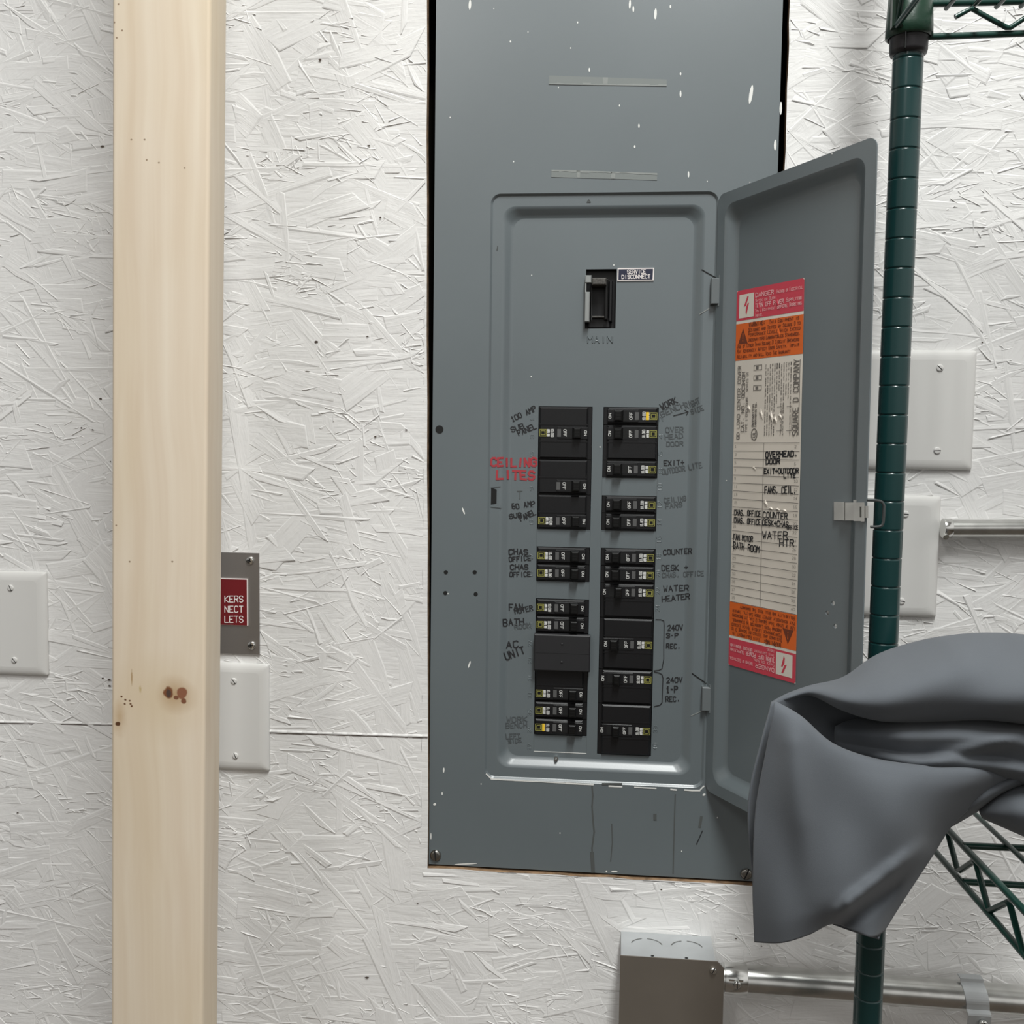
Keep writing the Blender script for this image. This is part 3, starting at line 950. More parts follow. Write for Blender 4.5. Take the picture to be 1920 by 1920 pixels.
# ---- breakers
def breaker(side, r0, n, tr, state, label, logo=True, sticker=False, glow=0.0):
    """side L/R, first row, poles, row of the toggle (from r0), state 1 = handle at the inner end"""
    x0, x1 = (L0, L1) if side == 'L' else (R0, R1)
    x0, x1 = x0 + .0006, x1 - .0006
    w = x1 - x0
    z1, z0 = row_z(r0) - .0003, row_z(r0 + n) + .0003
    X = (lambda t: x0 + w * t) if side == 'L' else (lambda t: x1 - w * t)

    def bx(mb, ta, tb, y0, y1, za, zb, mi=0, bev=0.0):
        a, b = sorted((X(ta), X(tb)))
        mb.box(a, b, y0, y1, za, zb, mi, bev)
    mb = MB()
    yn = YF - .0035
    bx(mb, 0, 1, YF + .0005, YF + .045, z0, z1)
    bx(mb, .015, .93, yn, YF + .001, z0 + .0009, z1 - .0005, 0, .0016)
    zc = row_z(r0 + tr) - PITCH_Z / 2
    # moulded bands either side of the toggle, pole joints
    if n > 1:
        for k in range(1, n):
            zz = row_z(r0 + k)
            bx(mb, .015, .93, yn - .0004, yn, zz - .0003, zz + .0003)
        for s in (-1, 1):
            zz = zc + s * PITCH_Z * .47
            if z0 + .002 < zz < z1 - .002:
                bx(mb, .02, .92, yn - .0005, yn, zz - .0004, zz + .0004)
    bx(mb, .36, .93, yn - .0006, yn, zc - PITCH_Z * .34, zc + PITCH_Z * .34, 0, .0004)
    yp = yn - .0008
    SX = lambda t, v: V((X(t), yp, zc - v))        # t across, v down, metres
    # handle slot
    ta, tb = (.53, .63) if state == 1 else (.78, .88)
    if state == 1:
        hs, he = .64, .80
        slot = (.53, .645)
    else:
        hs, he = .60, .745
        slot = (.745, .84)
    mb.quad(V((X(slot[0]), yp, zc - .0048)), V((X(slot[1]), yp, zc - .0048)), V((X(slot[1]), yp, zc + .0048)), V((X(slot[0]), yp, zc + .0048)), 4)
    # printed legends run along the breaker
    lt = lambda x, y: SX(x, y)

    def vt(s, t, v, h, wd):                         # vertical lettering at t
        Sv = lambda a, b: V((X(0) + (1 if side == 'L' else -1) * 0 + 0, 0, 0))
        base = X(t)
        if side == 'L':
            Sm = lambda a, b: V((base - b, yp - .0001, zc - v - a))
        else:
            Sm = lambda a, b: V((base + b, yp - .0001, zc - v + a))
        text(mb, Sm, s, -wd / 2, 0, h, wd, 0, .00052, 1)
    vt('OFF', .475, 0, .0030, .0074)
    vt('ON', .865 if state == 1 else .905, 0, .0026, .0052)
    if logo:
        vt('10,000', .235, 0, .0030, .0085)
        for q in (.165, .185):
            vt('AMPS RMS', q, 0, .0014, .0075)
        lx = X(.085)
        for r_, lw in ((.0036, .0007), (.0021, .0007)):
            SL = lambda a, b: V((lx + a, yp - .0001, zc - b))
            mb.stroke(SL, [(-r_, -r_), (r_, -r_), (r_, r_), (-r_, r_), (-r_, -r_)], lw, 2)
    if sticker:
        a, b = (.155, .20) if side == 'L' else (.17, .225)
        mb.quad(V((X(a), yp - .0003, zc - .0042)), V((X(b), yp - .0003, zc - .0042)), V((X(b), yp - .0003, zc + .0042)), V((X(a), yp - .0003, zc + .0042)), 3)
    br = mb.build('circuit_breaker', [M_BLACK, M_WPRINT, M_YPRINT, M_YBRIGHT, M_HOLE], PANEL)
    br['label'] = label
    # toggle
    mb = MB()
    hh = .0062
    th = yn - .0085
    xa, xb = X(hs), X(he)
    lean = (xb - xa) * (.10 if state == 1 else -.05)
    rings = []
    for (y, g, sh) in ((yp, 0, 0), (yp - .004, .0005, lean * .5), (th + .0010, .0008, lean), (th, .0018, lean)):
        a, b = sorted((xa + sh, xb + sh))
        rings.append([V((a + g, y, zc - hh + g)), V((b - g, y, zc - hh + g)), V((b - g, y, zc + hh - g)), V((a + g, y, zc + hh - g))])
    mb.loft(rings, 0, cap1=True)
    for k in range(3):
        zz = zc - .003 + .003 * k
        a, b = sorted((xa + lean, xb + lean))
        mb.box(a + .002, b - .002, th - .0003, th, zz - .0004, zz + .0004, 0)
    mb.build('toggle', M_BLACK2, br)
    mb = MB()
    a, b = .355, .425
    bx(mb, a, b, yp - .0002, yp + .0004, zc - .0042, zc + .0042, 0)
    fr = .0005
    mb.stroke(lambda p, q: V((X(p), yp - .0004, zc - q)), [(a, -.0042), (b, -.0042), (b, .0042), (a, .0042), (a, -.0042)], fr, 1) if False else None
    mb.build('trip_window', [M_WINDOW, M_WPRINT], br)
    return br


for a in (('L', 0, 3, 1, 1, 'black triple-width breaker beside the note 100 AMP SUB PANEL'),
          ('L', 3, 2, 1, 1, 'black double breaker without a square mark beside the red note CEILING LITES', False),
          ('L', 5, 2, 1, 1, 'black double breaker beside the note 60 AMP SUB PANEL'),
          ('L', 8, 1, 0, 1, 'black single breaker beside the upper of the two left OFFICE notes'),
          ('L', 9, 1, 0, 1, 'black single breaker beside the lower of the two left OFFICE notes'),
          ('L', 11, 1, 0, 1, 'black single breaker beside the note FAN MOTER'),
          ('L', 12, 1, 0, 1, 'black single breaker beside the note BATH ROOM, above the cover block'),
          ('L', 13, 4, 3, 1, 'black breaker whose upper half is hidden by the projecting black cover block'),
          ('L', 17, 1, 0, 1, 'black single breaker directly above the one with a yellow sticker at bottom left'),
          ('L', 18, 1, 0, 1, 'black single breaker with a yellow sticker at the bottom of the left column', True, True),
          ('R', 0, 1, 0, 1, 'black single breaker with a yellow sticker at the top of the right column', True, True),
          ('R', 1, 2, 0, 1, 'black double breaker beside the note OVER HEAD DOOR'),
          ('R', 3, 1, 0, 1, 'black single breaker beside the note EXIT + OUTDOOR LITE'),
          ('R', 5, 1, 0, 1, 'black single breaker beside the note CEILING FANS'),
          ('R', 6, 1, 0, 1, 'black single breaker just below the one marked CEILING FANS'),
          ('R', 8, 1, 0, 1, 'black single breaker beside the note COUNTER'),
          ('R', 9, 1, 0, 1, 'black single breaker beside the note beginning DESK +'),
          ('R', 10, 2, 0, 0, 'black double breaker beside the note WATER HEATER'),
          ('R', 12, 3, 1, 1, 'black triple breaker bracketed by the note 240V 3-P REC.'),
          ('R', 15, 2, 0, 0, 'black double breaker bracketed by the note 240V 1-P REC.'),
          ('R', 17, 3, 1, 0, 'black triple breaker at the bottom of the right column')):
    breaker(*a)

# projecting cover over the AC breaker
mb = MB()
p0, p1 = at(1000.5, 1257, YF - .012), at(1107, 1192, YF - .012)
mb.box(p0.x, p1.x, YF - .0125, YF - .0045, p0.z, p1.z, 0, .0012)
zm = (p0.z + p1.z) / 2
mb.box(p0.x + .001, p1.x - .001, YF - .0128, YF - .0125, zm - .0002, zm + .0002, 0)
for q in (.25, .75):
    mb.disc(((p0.x + p1.x) / 2, YF - .0125, p0.z + (p1.z - p0.z) * q), (0, -1, 0), .0014, .0006, 10, 0)
mb.build('breaker_cover_block', mat('charcoal_plastic', (0.020, 0.020, 0.022), 0.45), PANEL)['label'] = 'plain charcoal cover block beside the note AC UNIT'


def main_breaker():
    mb = MB()
    a, b = at(1096.5, 616.5, YF), at(1156.4, 504.5, YF)
    mb.box(a.x - .002, b.x + .002, YF + .010, YF + .06, a.z - .002, b.z + .002, 0)
    mb.box(b.x - .008, b.x - .004, YF + .002, YF + .011, a.z + .008, b.z - .012, 0, .001)
    mb.box(a.x + .003, b.x - .006, YF + .004, YF + .011, a.z + .001, a.z + .012, 0, .001)
    br = mb.build('main_breaker', [M_BLACK], PANEL)
    br['label'] = 'large black main breaker in its own opening above MAIN'
    mb = MB()
    # broad rocker handle thrown up, hollow below its lip
    c0, c1 = at(1110, 535, YF - .006), at(1137, 522, YF - .006)
    mb.box(c0.x, c1.x, YF - .010, YF + .012, c0.z, c1.z, 1, .001)
    d0, d1 = at(1133, 600, YF), at(1141, 524, YF)
    mb.box(d0.x, d1.x, YF - .004, YF + .012, d0.z, d1.z, 0, .001)
    e0, e1 = at(1110, 596, YF), at(1138, 593, YF)
    mb.box(e0.x, e1.x, YF - .002, YF + .012, e0.z, e1.z, 1, .0005)
    mb.build('toggle', [M_BLACK2, mat('worn_black_plastic', (0.07, 0.066, 0.06), 0.6, var=(500, .5))], br)
    # sheet-metal lock bracket
    mb = MB()
    f0, f1 = at(1096, 603, YF - .010), at(1106, 547, YF - .010)
    mb.box(f0.x, f1.x, YF - .010, YF - .001, f0.z, f1.z, 0, .0006)
    g0, g1 = at(1097, 530, YF - .010), at(1109, 516, YF - .010)
    mb.box(g0.x, g1.x, YF - .010, YF - .001, g0.z, g1.z, 0, .0006)
    h0, h1 = at(1108.3, 600, YF - .004), at(1109.8, 516, YF - .004)
    mb.box(h0.x, h1.x, YF - .009, YF + .008, h0.z, h1.z, 0)
    mb.box(f0.x, f0.x + .0012, YF - .009, YF - .001, f1.z - .001, g0.z + .001, 0)
    mb.build('lock_bracket', mat('grey_zinc_bracket', (0.34, 0.355, 0.35), 0.4, metal=.5), br)


main_breaker()

# ---- open door
DTL, DBL = at(1346.5, 366.5, -.001), at(1322.5, 1481, -.001)
DTR = at(1644.5, 253.5, -.196)
DN = (DTR - DTL).cross(DBL - DTL).normalized()
if DN.dot(CP - DTL) < 0:
    DN = -DN                                  # faces the viewer
DBR = on_plane(1604, 1630, DTL, DN)
DEPTH = 0.0085


def door_pt(u, v, d=0.0):
    """u 0 hinge..1 free, v 0 top..1 bottom, d metres behind the flange plane"""
    a = DTL.lerp(DTR, u)
    b = DBL.lerp(DBR, u)
    return a.lerp(b, v) - DN * d


DW, DH = (DTR - DTL).length, (DBL - DTL).length


def door_ring(i, d, r, iu0=None, n=8):
    i0 = i if iu0 is None else iu0
    x0, x1, z0, z1 = i0, DW - i, i, DH - i
    out = []
    for cx, cz, a0 in ((x1 - r, z1 - r, 0), (x0 + r, z1 - r, 90), (x0 + r, z0 + r, 180), (x1 - r, z0 + r, 270)):
        for k in range(n + 1):
            a = math.radians(a0 + 90 * k / n)
            out.append(door_pt((cx + r * math.cos(a)) / DW, (cz + r * math.sin(a)) / DH, d))
    return out


mb = MB()
R0_, R1_ = door_ring(0, 0, .010), door_ring(.0125, 0, .014)
mb.loft([R0_, R1_], 0)
seq = [R1_, door_ring(.0136, .0004, .014), door_ring(.0165, .0022, .0135), door_ring(.0215, .0062, .0125), door_ring(.0250, .0082, .012), door_ring(.0268, DEPTH, .012)]
mb.loft(seq, 0, True)
# three holes through the door, seen as bright dots
hl = []
for (px, py) in ((1562, 1131), (1551, 1149), (1566, 1174)):
    c = on_plane(px, py, DTL - DN * DEPTH, DN)
    a = (DTR - DTL).normalized()
    b = (DBL - DTL).normalized()
    hl.append([c + (a * math.cos(k * .7854) + b * math.sin(k * .7854)) * .0024 for k in range(8)])
mb.fill([seq[-1]] + hl, 0)
TH = 0.0013
back = [[p - DN * TH for p in r] for r in [R0_] + seq]
mb.loft(back, 0, True)
mb.fill([back[-1]] + [[p - DN * TH for p in h] for h in hl], 0)
mb.loft([R0_, back[0]], 0)
for h in hl:
    mb.loft([h, [p - DN * TH for p in h]], 0)
SD = lambda x, y: on_plane(x, y, DTL - DN * (DEPTH - .0003), DN)
for (px, py, r) in ((1363, 611, 1.5), (1362, 901, 1.3), (1406, 342, 1.3), (1560, 288, 1.6)):
    Sp = lambda x, y: on_plane(x, y, DTL + DN * .0003, DN)
    mb.poly(Sp if px > 1390 else (lambda x, y: on_plane(x, y, DTL - DN * .004, DN)), [(px + r * math.cos(t), py + r * math.sin(t)) for t in (0, 1, 2, 3, 4, 5)], 1)
DOOR = mb.build('panel_door', [M_PANEL, M_SPECK], PANEL)
DOOR['label'] = 'grey panel door swung open on its right-hand hinges'

# directory label glued inside the door
LTL, LTR, LBR, LBL = [on_plane(x, y, DTL - DN * (DEPTH - .0004), DN) for x, y in ((1382, 546), (1508.5, 521), (1491.5, 1282), (1366, 1246))]
LW, LH = (LTR - LTL).length, (LBL - LTL).length


def lab(layer, flip=False):
    def S(s, t):
        if flip:
            s, t = 1 - s, 1 - t
        return LTL.lerp(LTR, s).lerp(LBL.lerp(LBR, s), t) + DN * (.00012 * layer)
    return S


def label_sheet():
    mb = MB()
    AR = LW / LH                               # local text space: x in label widths, y in label heights

    def tx(S, s, x, y, h, w, lw=.0045, mi=1, ang=0, jit=0.0, small=.74):
        # isotropic space scaled by label width
        text(mb, lambda a, b: S(a, b * AR), s, x, y / AR, h * .62, w, ang, lw * .62, mi, jit, small)
    S0_ = lab(0)
    r = .03
    c = [(r, 0), (1 - r, 0), (1, r * AR), (1, 1 - r * AR), (1 - r, 1), (r, 1), (0, 1 - r * AR), (0, r * AR)]
    # sheet with creases
    nx, ny = 6, 40
    for i in range(nx):
        for j in range(ny):
            pts = [(i / nx, j / ny), ((i + 1) / nx, j / ny), ((i + 1) / nx, (j + 1) / ny), (i / nx, (j + 1) / ny)]
            mb.poly(S0_, pts, 0)

    def block(S, k):
        S1, S2 = S
        mb.poly(S1, [(.02, 0), (.98, 0), (1, .004), (1, .079 * k), (0, .079 * k), (0, .004)], 2)
        mb.poly(S1, [(0, .087 * k), (1, .087 * k), (1, .183 * k), (0, .183 * k)], 3)
        mb.poly(S2, [(.045, .012 * k), (.275, .012 * k), (.275, .073 * k), (.045, .073 * k)], 0)
        S3 = lambda a, b: S2(a, b) + DN * .0001
        mb.poly(S3, [(.17, .019 * k), (.195, .019 * k), (.155, .042 * k), (.12, .044 * k)], 2)
        mb.poly(S3, [(.18, .036 * k), (.20, .036 * k), (.165, .066 * k), (.15, .06 * k), (.155, .046 * k)], 2)
        mb.poly(S2, [(.115, .100 * k), (.19, .140 * k), (.04, .140 * k)], 4)
        mb.poly(S3, [(.108, .113 * k), (.122, .113 * k), (.117, .128 * k), (.112, .128 * k)], 3)
        mb.poly(S3, [(.109, .131 * k), (.121, .131 * k), (.121, .134 * k), (.109, .134 * k)], 3)
        T = lambda s, x, y, h, w, mi, lw=.009, small=.74: tx(S2, s, x, y * k, h, w, lw, mi, 0, 0, small)
        T('DANGER', .30, .025, .062, .27, 5, .013)
        T('Hazard of Electrical', .62, .025, .055, .36, 5, .007)
        T('Shock or Burn.', .30, .038, .048, .32, 5, .006)
        T('TURN OFF POWER', .30, .052, .060, .42, 5, .013)
        T('Supplying', .76, .050, .055, .21, 5, .009)
        T('This Equipment', .30, .063, .045, .30, 5, .006)
        T('Before Working', .63, .063, .055, .34, 5, .009)
        T('Inside.', .30, .075, .045, .12, 5, .006)
        T('WARNING:', .21, .098, .062, .25, 4, .013)
        T('This Equipment is', .52, .098, .055, .42, 4, .008)
        T('Designed and Tested by Square D to', .20, .111, .055, .76, 4, .008)
        T('Performance Levels Which Exceed', .20, .123, .055, .76, 4, .008)
        T('Underwriters Laboratories Standards.', .20, .136, .055, .76, 4, .008)
        T('Use of Other Than Square D Circuit Breakers', .03, .150, .055, .92, 4, .008)
        T('May Adversely Affect User Safety, Impair', .03, .163, .055, .92, 4, .008)
        T('Reliability and Will Void The Warranty', .03, .177, .055, .80, 4, .008)
    block((lab(1), lab(2)), 1.0)
    block((lab(1, True), lab(2, True)), .945)

    # printed block that reads up the sheet
    def vt(s, x, t0, t1, h, lw=.009, small=.74):   # baseline at x, from t0 (bottom) to t1 (top)
        S2 = lab(2)
        text(mb, lambda a, b: S2(x + b, t0 - a * AR), s, 0, 0, h * .82, (t0 - t1) / AR, 0, lw * .72, 1, 0, small)
    vt('QD LOAD CENTER COVER', .095, .390, .198, .055, .010)
    vt('CAT. NO. QDC340M', .165, .370, .215, .060, .011)
    vt('TYPE 1 ENCLOSURE  SERIES G1', .215, .372, .215, .036, .006)
    vt('SQUARE D COMPANY', .955, .381, .196, .085, .015)
    mb.stroke(lambda a, b: lab(2)(a, b * AR), [(.968, .381 / AR), (.968, .196 / AR)], .007, 1)
    vt('Underwriters', .315, .358, .300, .04, .007)
    vt('Laboratories Inc.', .355, .358, .295, .04, .007)
    S2 = lab(2)
    cu, cv = .325, .378
    SI = lambda a, b: S2(a, b * AR)
    ring = [(cu + .045 * math.cos(t * .449), cv / AR + .055 * math.sin(t * .449)) for t in range(15)]
    mb.stroke(SI, ring, .010, 1)
    vt('UL', .345, .385, .369, .05, .010)
    words = ['suitable for use', 'copper or aluminum', 'service equipment', 'circuit breakers', 'max rating amps', 'wire size', 'see wiring diagram', 'tighten lugs to']
    for q in range(12):
        x = .49 + q * .033
        t0, k = .381, 0
        while t0 > .205:
            l = random.uniform(.02, .055)
            if not (q in (5, 6, 9, 10) and t0 > .31):
                vt(words[(q + k) % 8], x, t0, max(t0 - l, .2), .021, .0035)
            t0 -= l + .006
            k += 1
    for (t0, t1) in ((.2, .212), (.226, .238), (.252, .264)):
        mb.stroke(SI, [(.30, t0 / AR), (.42, t0 / AR), (.42, t1 / AR), (.30, t1 / AR), (.30, t0 / AR)], .006, 1)
        mb.poly(S2, [(.33, t0 + .002), (.37, t0 + .002), (.37, t1 - .002), (.33, t1 - .002)], 1)
    for x0 in (.66, .80):
        mb.stroke(SI, [(x0, .31 / AR), (x0 + .07, .31 / AR), (x0 + .07, .37 / AR), (x0, .37 / AR)], .004, 1)
    # circuit table
    S1 = lab(2)
    for k in range(21):
        t = .40 + .0213 * k
        mb.stroke(lambda a, b: S1(a, b * AR), [(.015, t / AR), (.985, t / AR)], .005, 1)
        if k < 20:
            tx(S1, str(2 * k + 1), .03, t + .013, .04, .03 + .02 * (k > 4), .004, 1)
            tx(S1, str(2 * k + 2), .92, t + .013, .04, .03 + .02 * (k > 3), .004, 1)
    mb.stroke(lambda a, b: S1(a, b * AR), [(.475, .40 / AR), (.475, .826 / AR)], .005, 1)
    for (s, x, t, h, w, a, lw) in (('OVERHEAD.', .51, .4375, .085, .45, 2, .022), ('DOOR', .515, .4545, .08, .20, 2, .022),
                                   ('EXIT+OUTDOOR', .49, .4795, .075, .49, 2, .019), ('LITE', .78, .488, .055, .16, 2, .016), ('FANS, CEIL.', .51, .5295, .105, .44, 2, .020),
                                   ('COUNTER', .49, .5925, .09, .35, 1, .018), ('CHAS. OFFICE', .04, .5925, .085, .41, 1, .018), ('CHAS. OFFICE', .04, .6125, .085, .41, 0, .018),
                                   ('DESK+CHAS', .485, .6115, .085, .37, 0, .018), ('OFFICE', .84, .616, .055, .15, 3, .014), ('WATER', .49, .647, .11, .36, 4, .018), ('HTR', .74, .661, .10, .2, 4, .019),
                                   ('FAN MOTOR', .04, .6585, .085, .30, 0, .017), ('BATH ROOM', .04, .681, .10, .40, -2, .018)):
        tx(S1, s, x, t, h, w, lw, 6, a, .05)
    # creases where the paper has lifted
    for (s, t, ln, hh) in ((.23, .30, .020, .0016), (.42, .31, .03, .0018), (.57, .315, .035, .0022), (.63, .33, .022, .002), (.70, .325, .016, .002), (.52, .545, .02, .0018), (.60, .562, .01, .0022), (.70, .564, .008, .0022), (.80, .566, .008, .002), (.33, .46, .012, .0008), (.30, .84, .06, .0008), (.63, .86, .03, .0007), (.35, .03, .045, .0006), (.62, .035, .03, .0006), (.65, .11, .03, .0007)):
        S = lab(2)
        mid = S(s + .012, t + ln * .5) + DN * hh * .55
        a, b, c_, d = S(s - .03, t + ln * .35), S(s + .035, t + ln * .65), S(s, t), S(s + .03, t + ln)
        mi = 0 if .2 < t < .83 else (3 if t < .2 and t > .085 or .83 < t < .92 else 2)
        mb.add([a, b, c_, d, mid], [(0, 2, 4), (2, 1, 4), (1, 3, 4), (3, 0, 4)], mi)
    o = mb.build('directory_label', [M_PAPER, M_LINE, M_PINK, M_ORANGE, M_ORTXT, M_PKTXT, M_INK], DOOR)
    o['label'] = 'paper circuit directory with pink and orange warning bands'


label_sheet()


def door_fittings():
    # snap latch
    S = lambda x, y, h: on_plane(x, y, DTL + DN * h, DN)
    mb = MB()

    def slab(x0, y0, x1, y1, h0, h1, skew=0):
        a = [S(x0, y0, h0), S(x1, y0 + skew, h0), S(x1, y1 + skew, h0), S(x0, y1, h0)]
        b = [S(x0, y0, h1), S(x1, y0 + skew, h1), S(x1, y1 + skew, h1), S(x0, y1, h1)]
        mb.loft([a, b], 0, cap1=True, cap0=True)
    slab(1563.5, 941, 1582, 975, -.008, -.0065, .5)
    slab(1580.5, 941, 1583, 976, -.0075, -.003)
    slab(1583, 942, 1601, 976, -.0075, -.0035)
    slab(1600, 937.5, 1606, 947, -.008, .0005)
    slab(1601, 942, 1615, 977, -.008, .001)
    slab(1608, 950, 1612, 970, .001, .003)
    slab(1614, 942, 1621, 978, -.008, .002)
    slab(1621, 949, 1628, 971, -.004, .0015)
    mb.build('latch', M_ZINC, DOOR)
    # bent wire pull on the far side of the door
    mb = MB()
    Sb = lambda x, y: on_plane(x, y, DTL - DN * .006, DN)
    Sp = lambda x, y: at(x, y, -.20)
    pts = [(1626, 937.5), (1640, 938), (1650, 939.5), (1655, 942.5), (1657.5, 948), (1657, 965), (1656, 979), (1654, 985), (1649, 987.5), (1642, 988), (1632, 988)]
    mb.tube([Sp(*p) for p in pts], .0013, 10)
    mb.build('pull_wire', mat('dark_wire', (0.045, 0.05, 0.05), 0.4), DOOR)
    # hinges
    for (xa, ya, xb, yb) in ((1334, 521, 1351, 570), (1317, 1289, 1334, 1334)):
        mb = MB()
        a, b = at(xa, ya, -.006), at(xb, yb, -.006)
        mb.box(a.x, b.x, -.006, .003, b.z, a.z, 0, .0008)
        mb.tube([V((b.x - .001, -.004, b.z - .002)), V((b.x - .001, -.004, a.z + .003))], .0022, 10)
        mb.build('hinge', mat('hinge_paint', (0.13, 0.145, 0.15), 0.4), PANEL)


door_fittings()


# ------------------------------------------------------------------ wall plates
def wall_plate(px_r, py_t, px_rb, py_b, width, screws, label, group=None, left=None):
    """right edge from (px_r,py_t) to (px_rb,py_b); width metres"""
    a, b = at(px_r, py_t, WY - .005), at(px_rb, py_b, WY - .005)
    x1 = (a.x + b.x) / 2
    x0 = x1 - width
    z1, z0 = a.z, b.z
    root = empty('wall_plate', ((x0 + x1) / 2, WY, z0), label, 'wall plate', group)
    mb = MB()

    def rr(i, y, r):
        return rrect(x0 + i, x1 - i, z0 + i, z1 - i, r, y, 5)
    seq = [rr(0, WY - .0006, .0025), rr(0, WY - .0030, .0025), rr(.0008, WY - .0042, .0025), rr(.003, WY - .0055, .003), rr(.0065, WY - .0065, .004), rr(.010, WY - .0068, .005)]
    mb.loft(seq, 0, True)
    mb.add(seq[-1], [list(range(len(seq[-1])))], 0, True)
    mb.build('plate', M_PLATE, root)
    for (px, py, an) in screws:
        slot_screw(root, px, py, WY - .0068, .0036, .0014, an, M_PLATE if False else mat('white_screw_head', (0.66, 0.65, 0.63), 0.35), 'screw')
    return root


wall_plate(1833, 657, 1822, 882, .126, ((1762, 690, 1.6), (1757, 845, 2.4), (1657, 689, 1.2), (1652, 844, 1.9)), 'larger white blank wall plate behind the green shelf post, above the conduit')
wall_plate(1766, 931, 1755, 1158, .126, ((1697, 964, 2.3), (1690, 1127, 2.2), (1592, 963, 1.2), (1587, 1126, 1.2)), 'white blank wall plate behind the green post that the thin conduit runs into')
wall_plate(83, 1073, 90, 1268, .0795, ((20, 1102.5, 1.2), (27, 1237.5, 1.5)), 'white blank wall plate at the left edge, left of the lumber post')
wall_plate(502.5, 1246, 504, 1447, .0795, ((438.5, 1277, 1.4), (441.5, 1417, 1.2)), 'white blank wall plate half behind the lumber post, under the red sign')


def sign_plate():
    a, b = at(486, 1037, WY - .002), at(487, 1228, WY - .002)
    x1, x0 = (a.x + b.x) / 2, (a.x + b.x) / 2 - .115
    root = empty('sign_plate', ((x0 + x1) / 2, WY, b.z), 'steel plate with a red engraved sign, partly hidden by the lumber post', 'sign')
    mb = MB()
    mb.box(x0, x1, WY - .0028, WY - .0010, b.z, a.z, 0, .0004)
    mb.build('steel_plate', M_BRUSH, root)
    mb = MB()
    S = lambda x, y: at(x, y, WY - .0045)
    ra, rb = S(464, 1085.5), S(464, 1173)
    xl = ra.x - .075
    mb.box(xl, ra.x, WY - .0045, WY - .0028, rb.z, ra.z, 1)
    e = .0008
    mb.quad(V((xl + e, WY - .0047, rb.z + .0002)), V((ra.x - e, WY - .0047, rb.z + .0002)), V((ra.x - e, WY - .0047, ra.z - e)), V((xl + e, WY - .0047, ra.z - e)), 0)
    S = lambda x, y: at(x, y, WY - .0049)
    for (s, y) in (('KERS', 1129), ('NECT', 1148), ('LETS', 1167)):
        text(mb, S, s, 421.5, y, 11.5, 34, 0, 1.5, 1)
    mb.build('engraved_sign', [M_SIGNRED, M_SIGNWHITE], root)['label'] = 'red sign with white letters KERS, NECT, LETS'
    slot_screw(root, 469, 1051, WY - .0028, .0046, .0024, .5, M_CHROME, 'screw', phillips=True)
    slot_screw(root, 472, 1210, WY - .0028, .0046, .0024, .9, M_CHROME, 'screw', phillips=True)
    slot_screw(root, 310, 1047, WY - .0028, .0046, .0024, .5, M_CHROME, 'screw', phillips=True)
    slot_screw(root, 312, 1206, WY - .0028, .0046, .0024, .5, M_CHROME, 'screw', phillips=True)


sign_plate()


# ------------------------------------------------------------------ conduit and box
def junction_box():
    yb, yf = WY - .0006, -.0605
    a = at(1165, 1757, WY)
    x0 = (at(1164, 1757, WY).x + at(1161, 1796, yf).x) / 2
    x1 = at(1344, 1803, yf).x
    zt = at(1250, 1798, yf).z
    root = empty('junction_box', ((x0 + x1) / 2, WY, zt - .115), 'grey square steel junction box with blank cover below the panel', 'junction box')
    mb = MB()
    mb.box(x0 + .001, x1 - .001, yf + .0012, yb, zt - .104, zt, 0, 0)
    # half-punched knockouts on the top
    for cx in (x0 + .0285, x1 - .029):
        cy = (yb + yf) / 2
        St = lambda p, q: V((cx + p, cy + q, zt + .0003))
        for (t0, t1) in ((0.2, 1.5), (1.9, 2.9)):
            mb.stroke(St, [(.0165 * math.cos(t0 + (t1 - t0) * k / 12), .0135 * math.sin(t0 + (t1 - t0) * k / 12)) for k in range(13)], .0011, 1)
    for cx in (x0 + .034, x1 - .031):
        St = lambda p, q: V((cx + p, yf + .004 + q, zt + .0004))
        mb.poly(St, [(.002 * math.cos(k), .0016 * math.sin(k)) for k in range(6)], 2)
    mb.build('box_body', [M_GALV, mat('shadowed_knockout_cut', (0.25, 0.25, 0.24), .5, metal=1.0), M_HOLE], root)
    mb = MB()
    xc1 = at(1357, 1850, yf).x
    # flat blank cover, clipped at its screw corner
    z1, z0 = zt + .0004, zt - .1035
    lp = [V((x0, yf, z0)), V((xc1, yf, z0)), V((xc1, yf, z1 - .007)), V((xc1 - .007, yf, z1)), V((x0, yf, z1))]
    mb.loft([lp, [p + V((0, .0014, 0)) for p in lp]], 0, cap0=True, cap1=True)
    mb.build('box_cover', mat('dull_steel_cover', (0.27, 0.24, 0.205), .55, metal=.8, var=(12, .06)), root)
    slot_screw(root, 1337, 1819, yf, .0036, .003, .3, M_CHROME, 'cover_screw')


junction_box()


def conduit(p0, p1, r, label, conn_px=None):
    root = empty('conduit', p0, label, 'conduit')
    mb = MB()
    mb.tube([p0, p1], r, 28, 0)
    mb.build('pipe', M_ZINC, root)
    return root


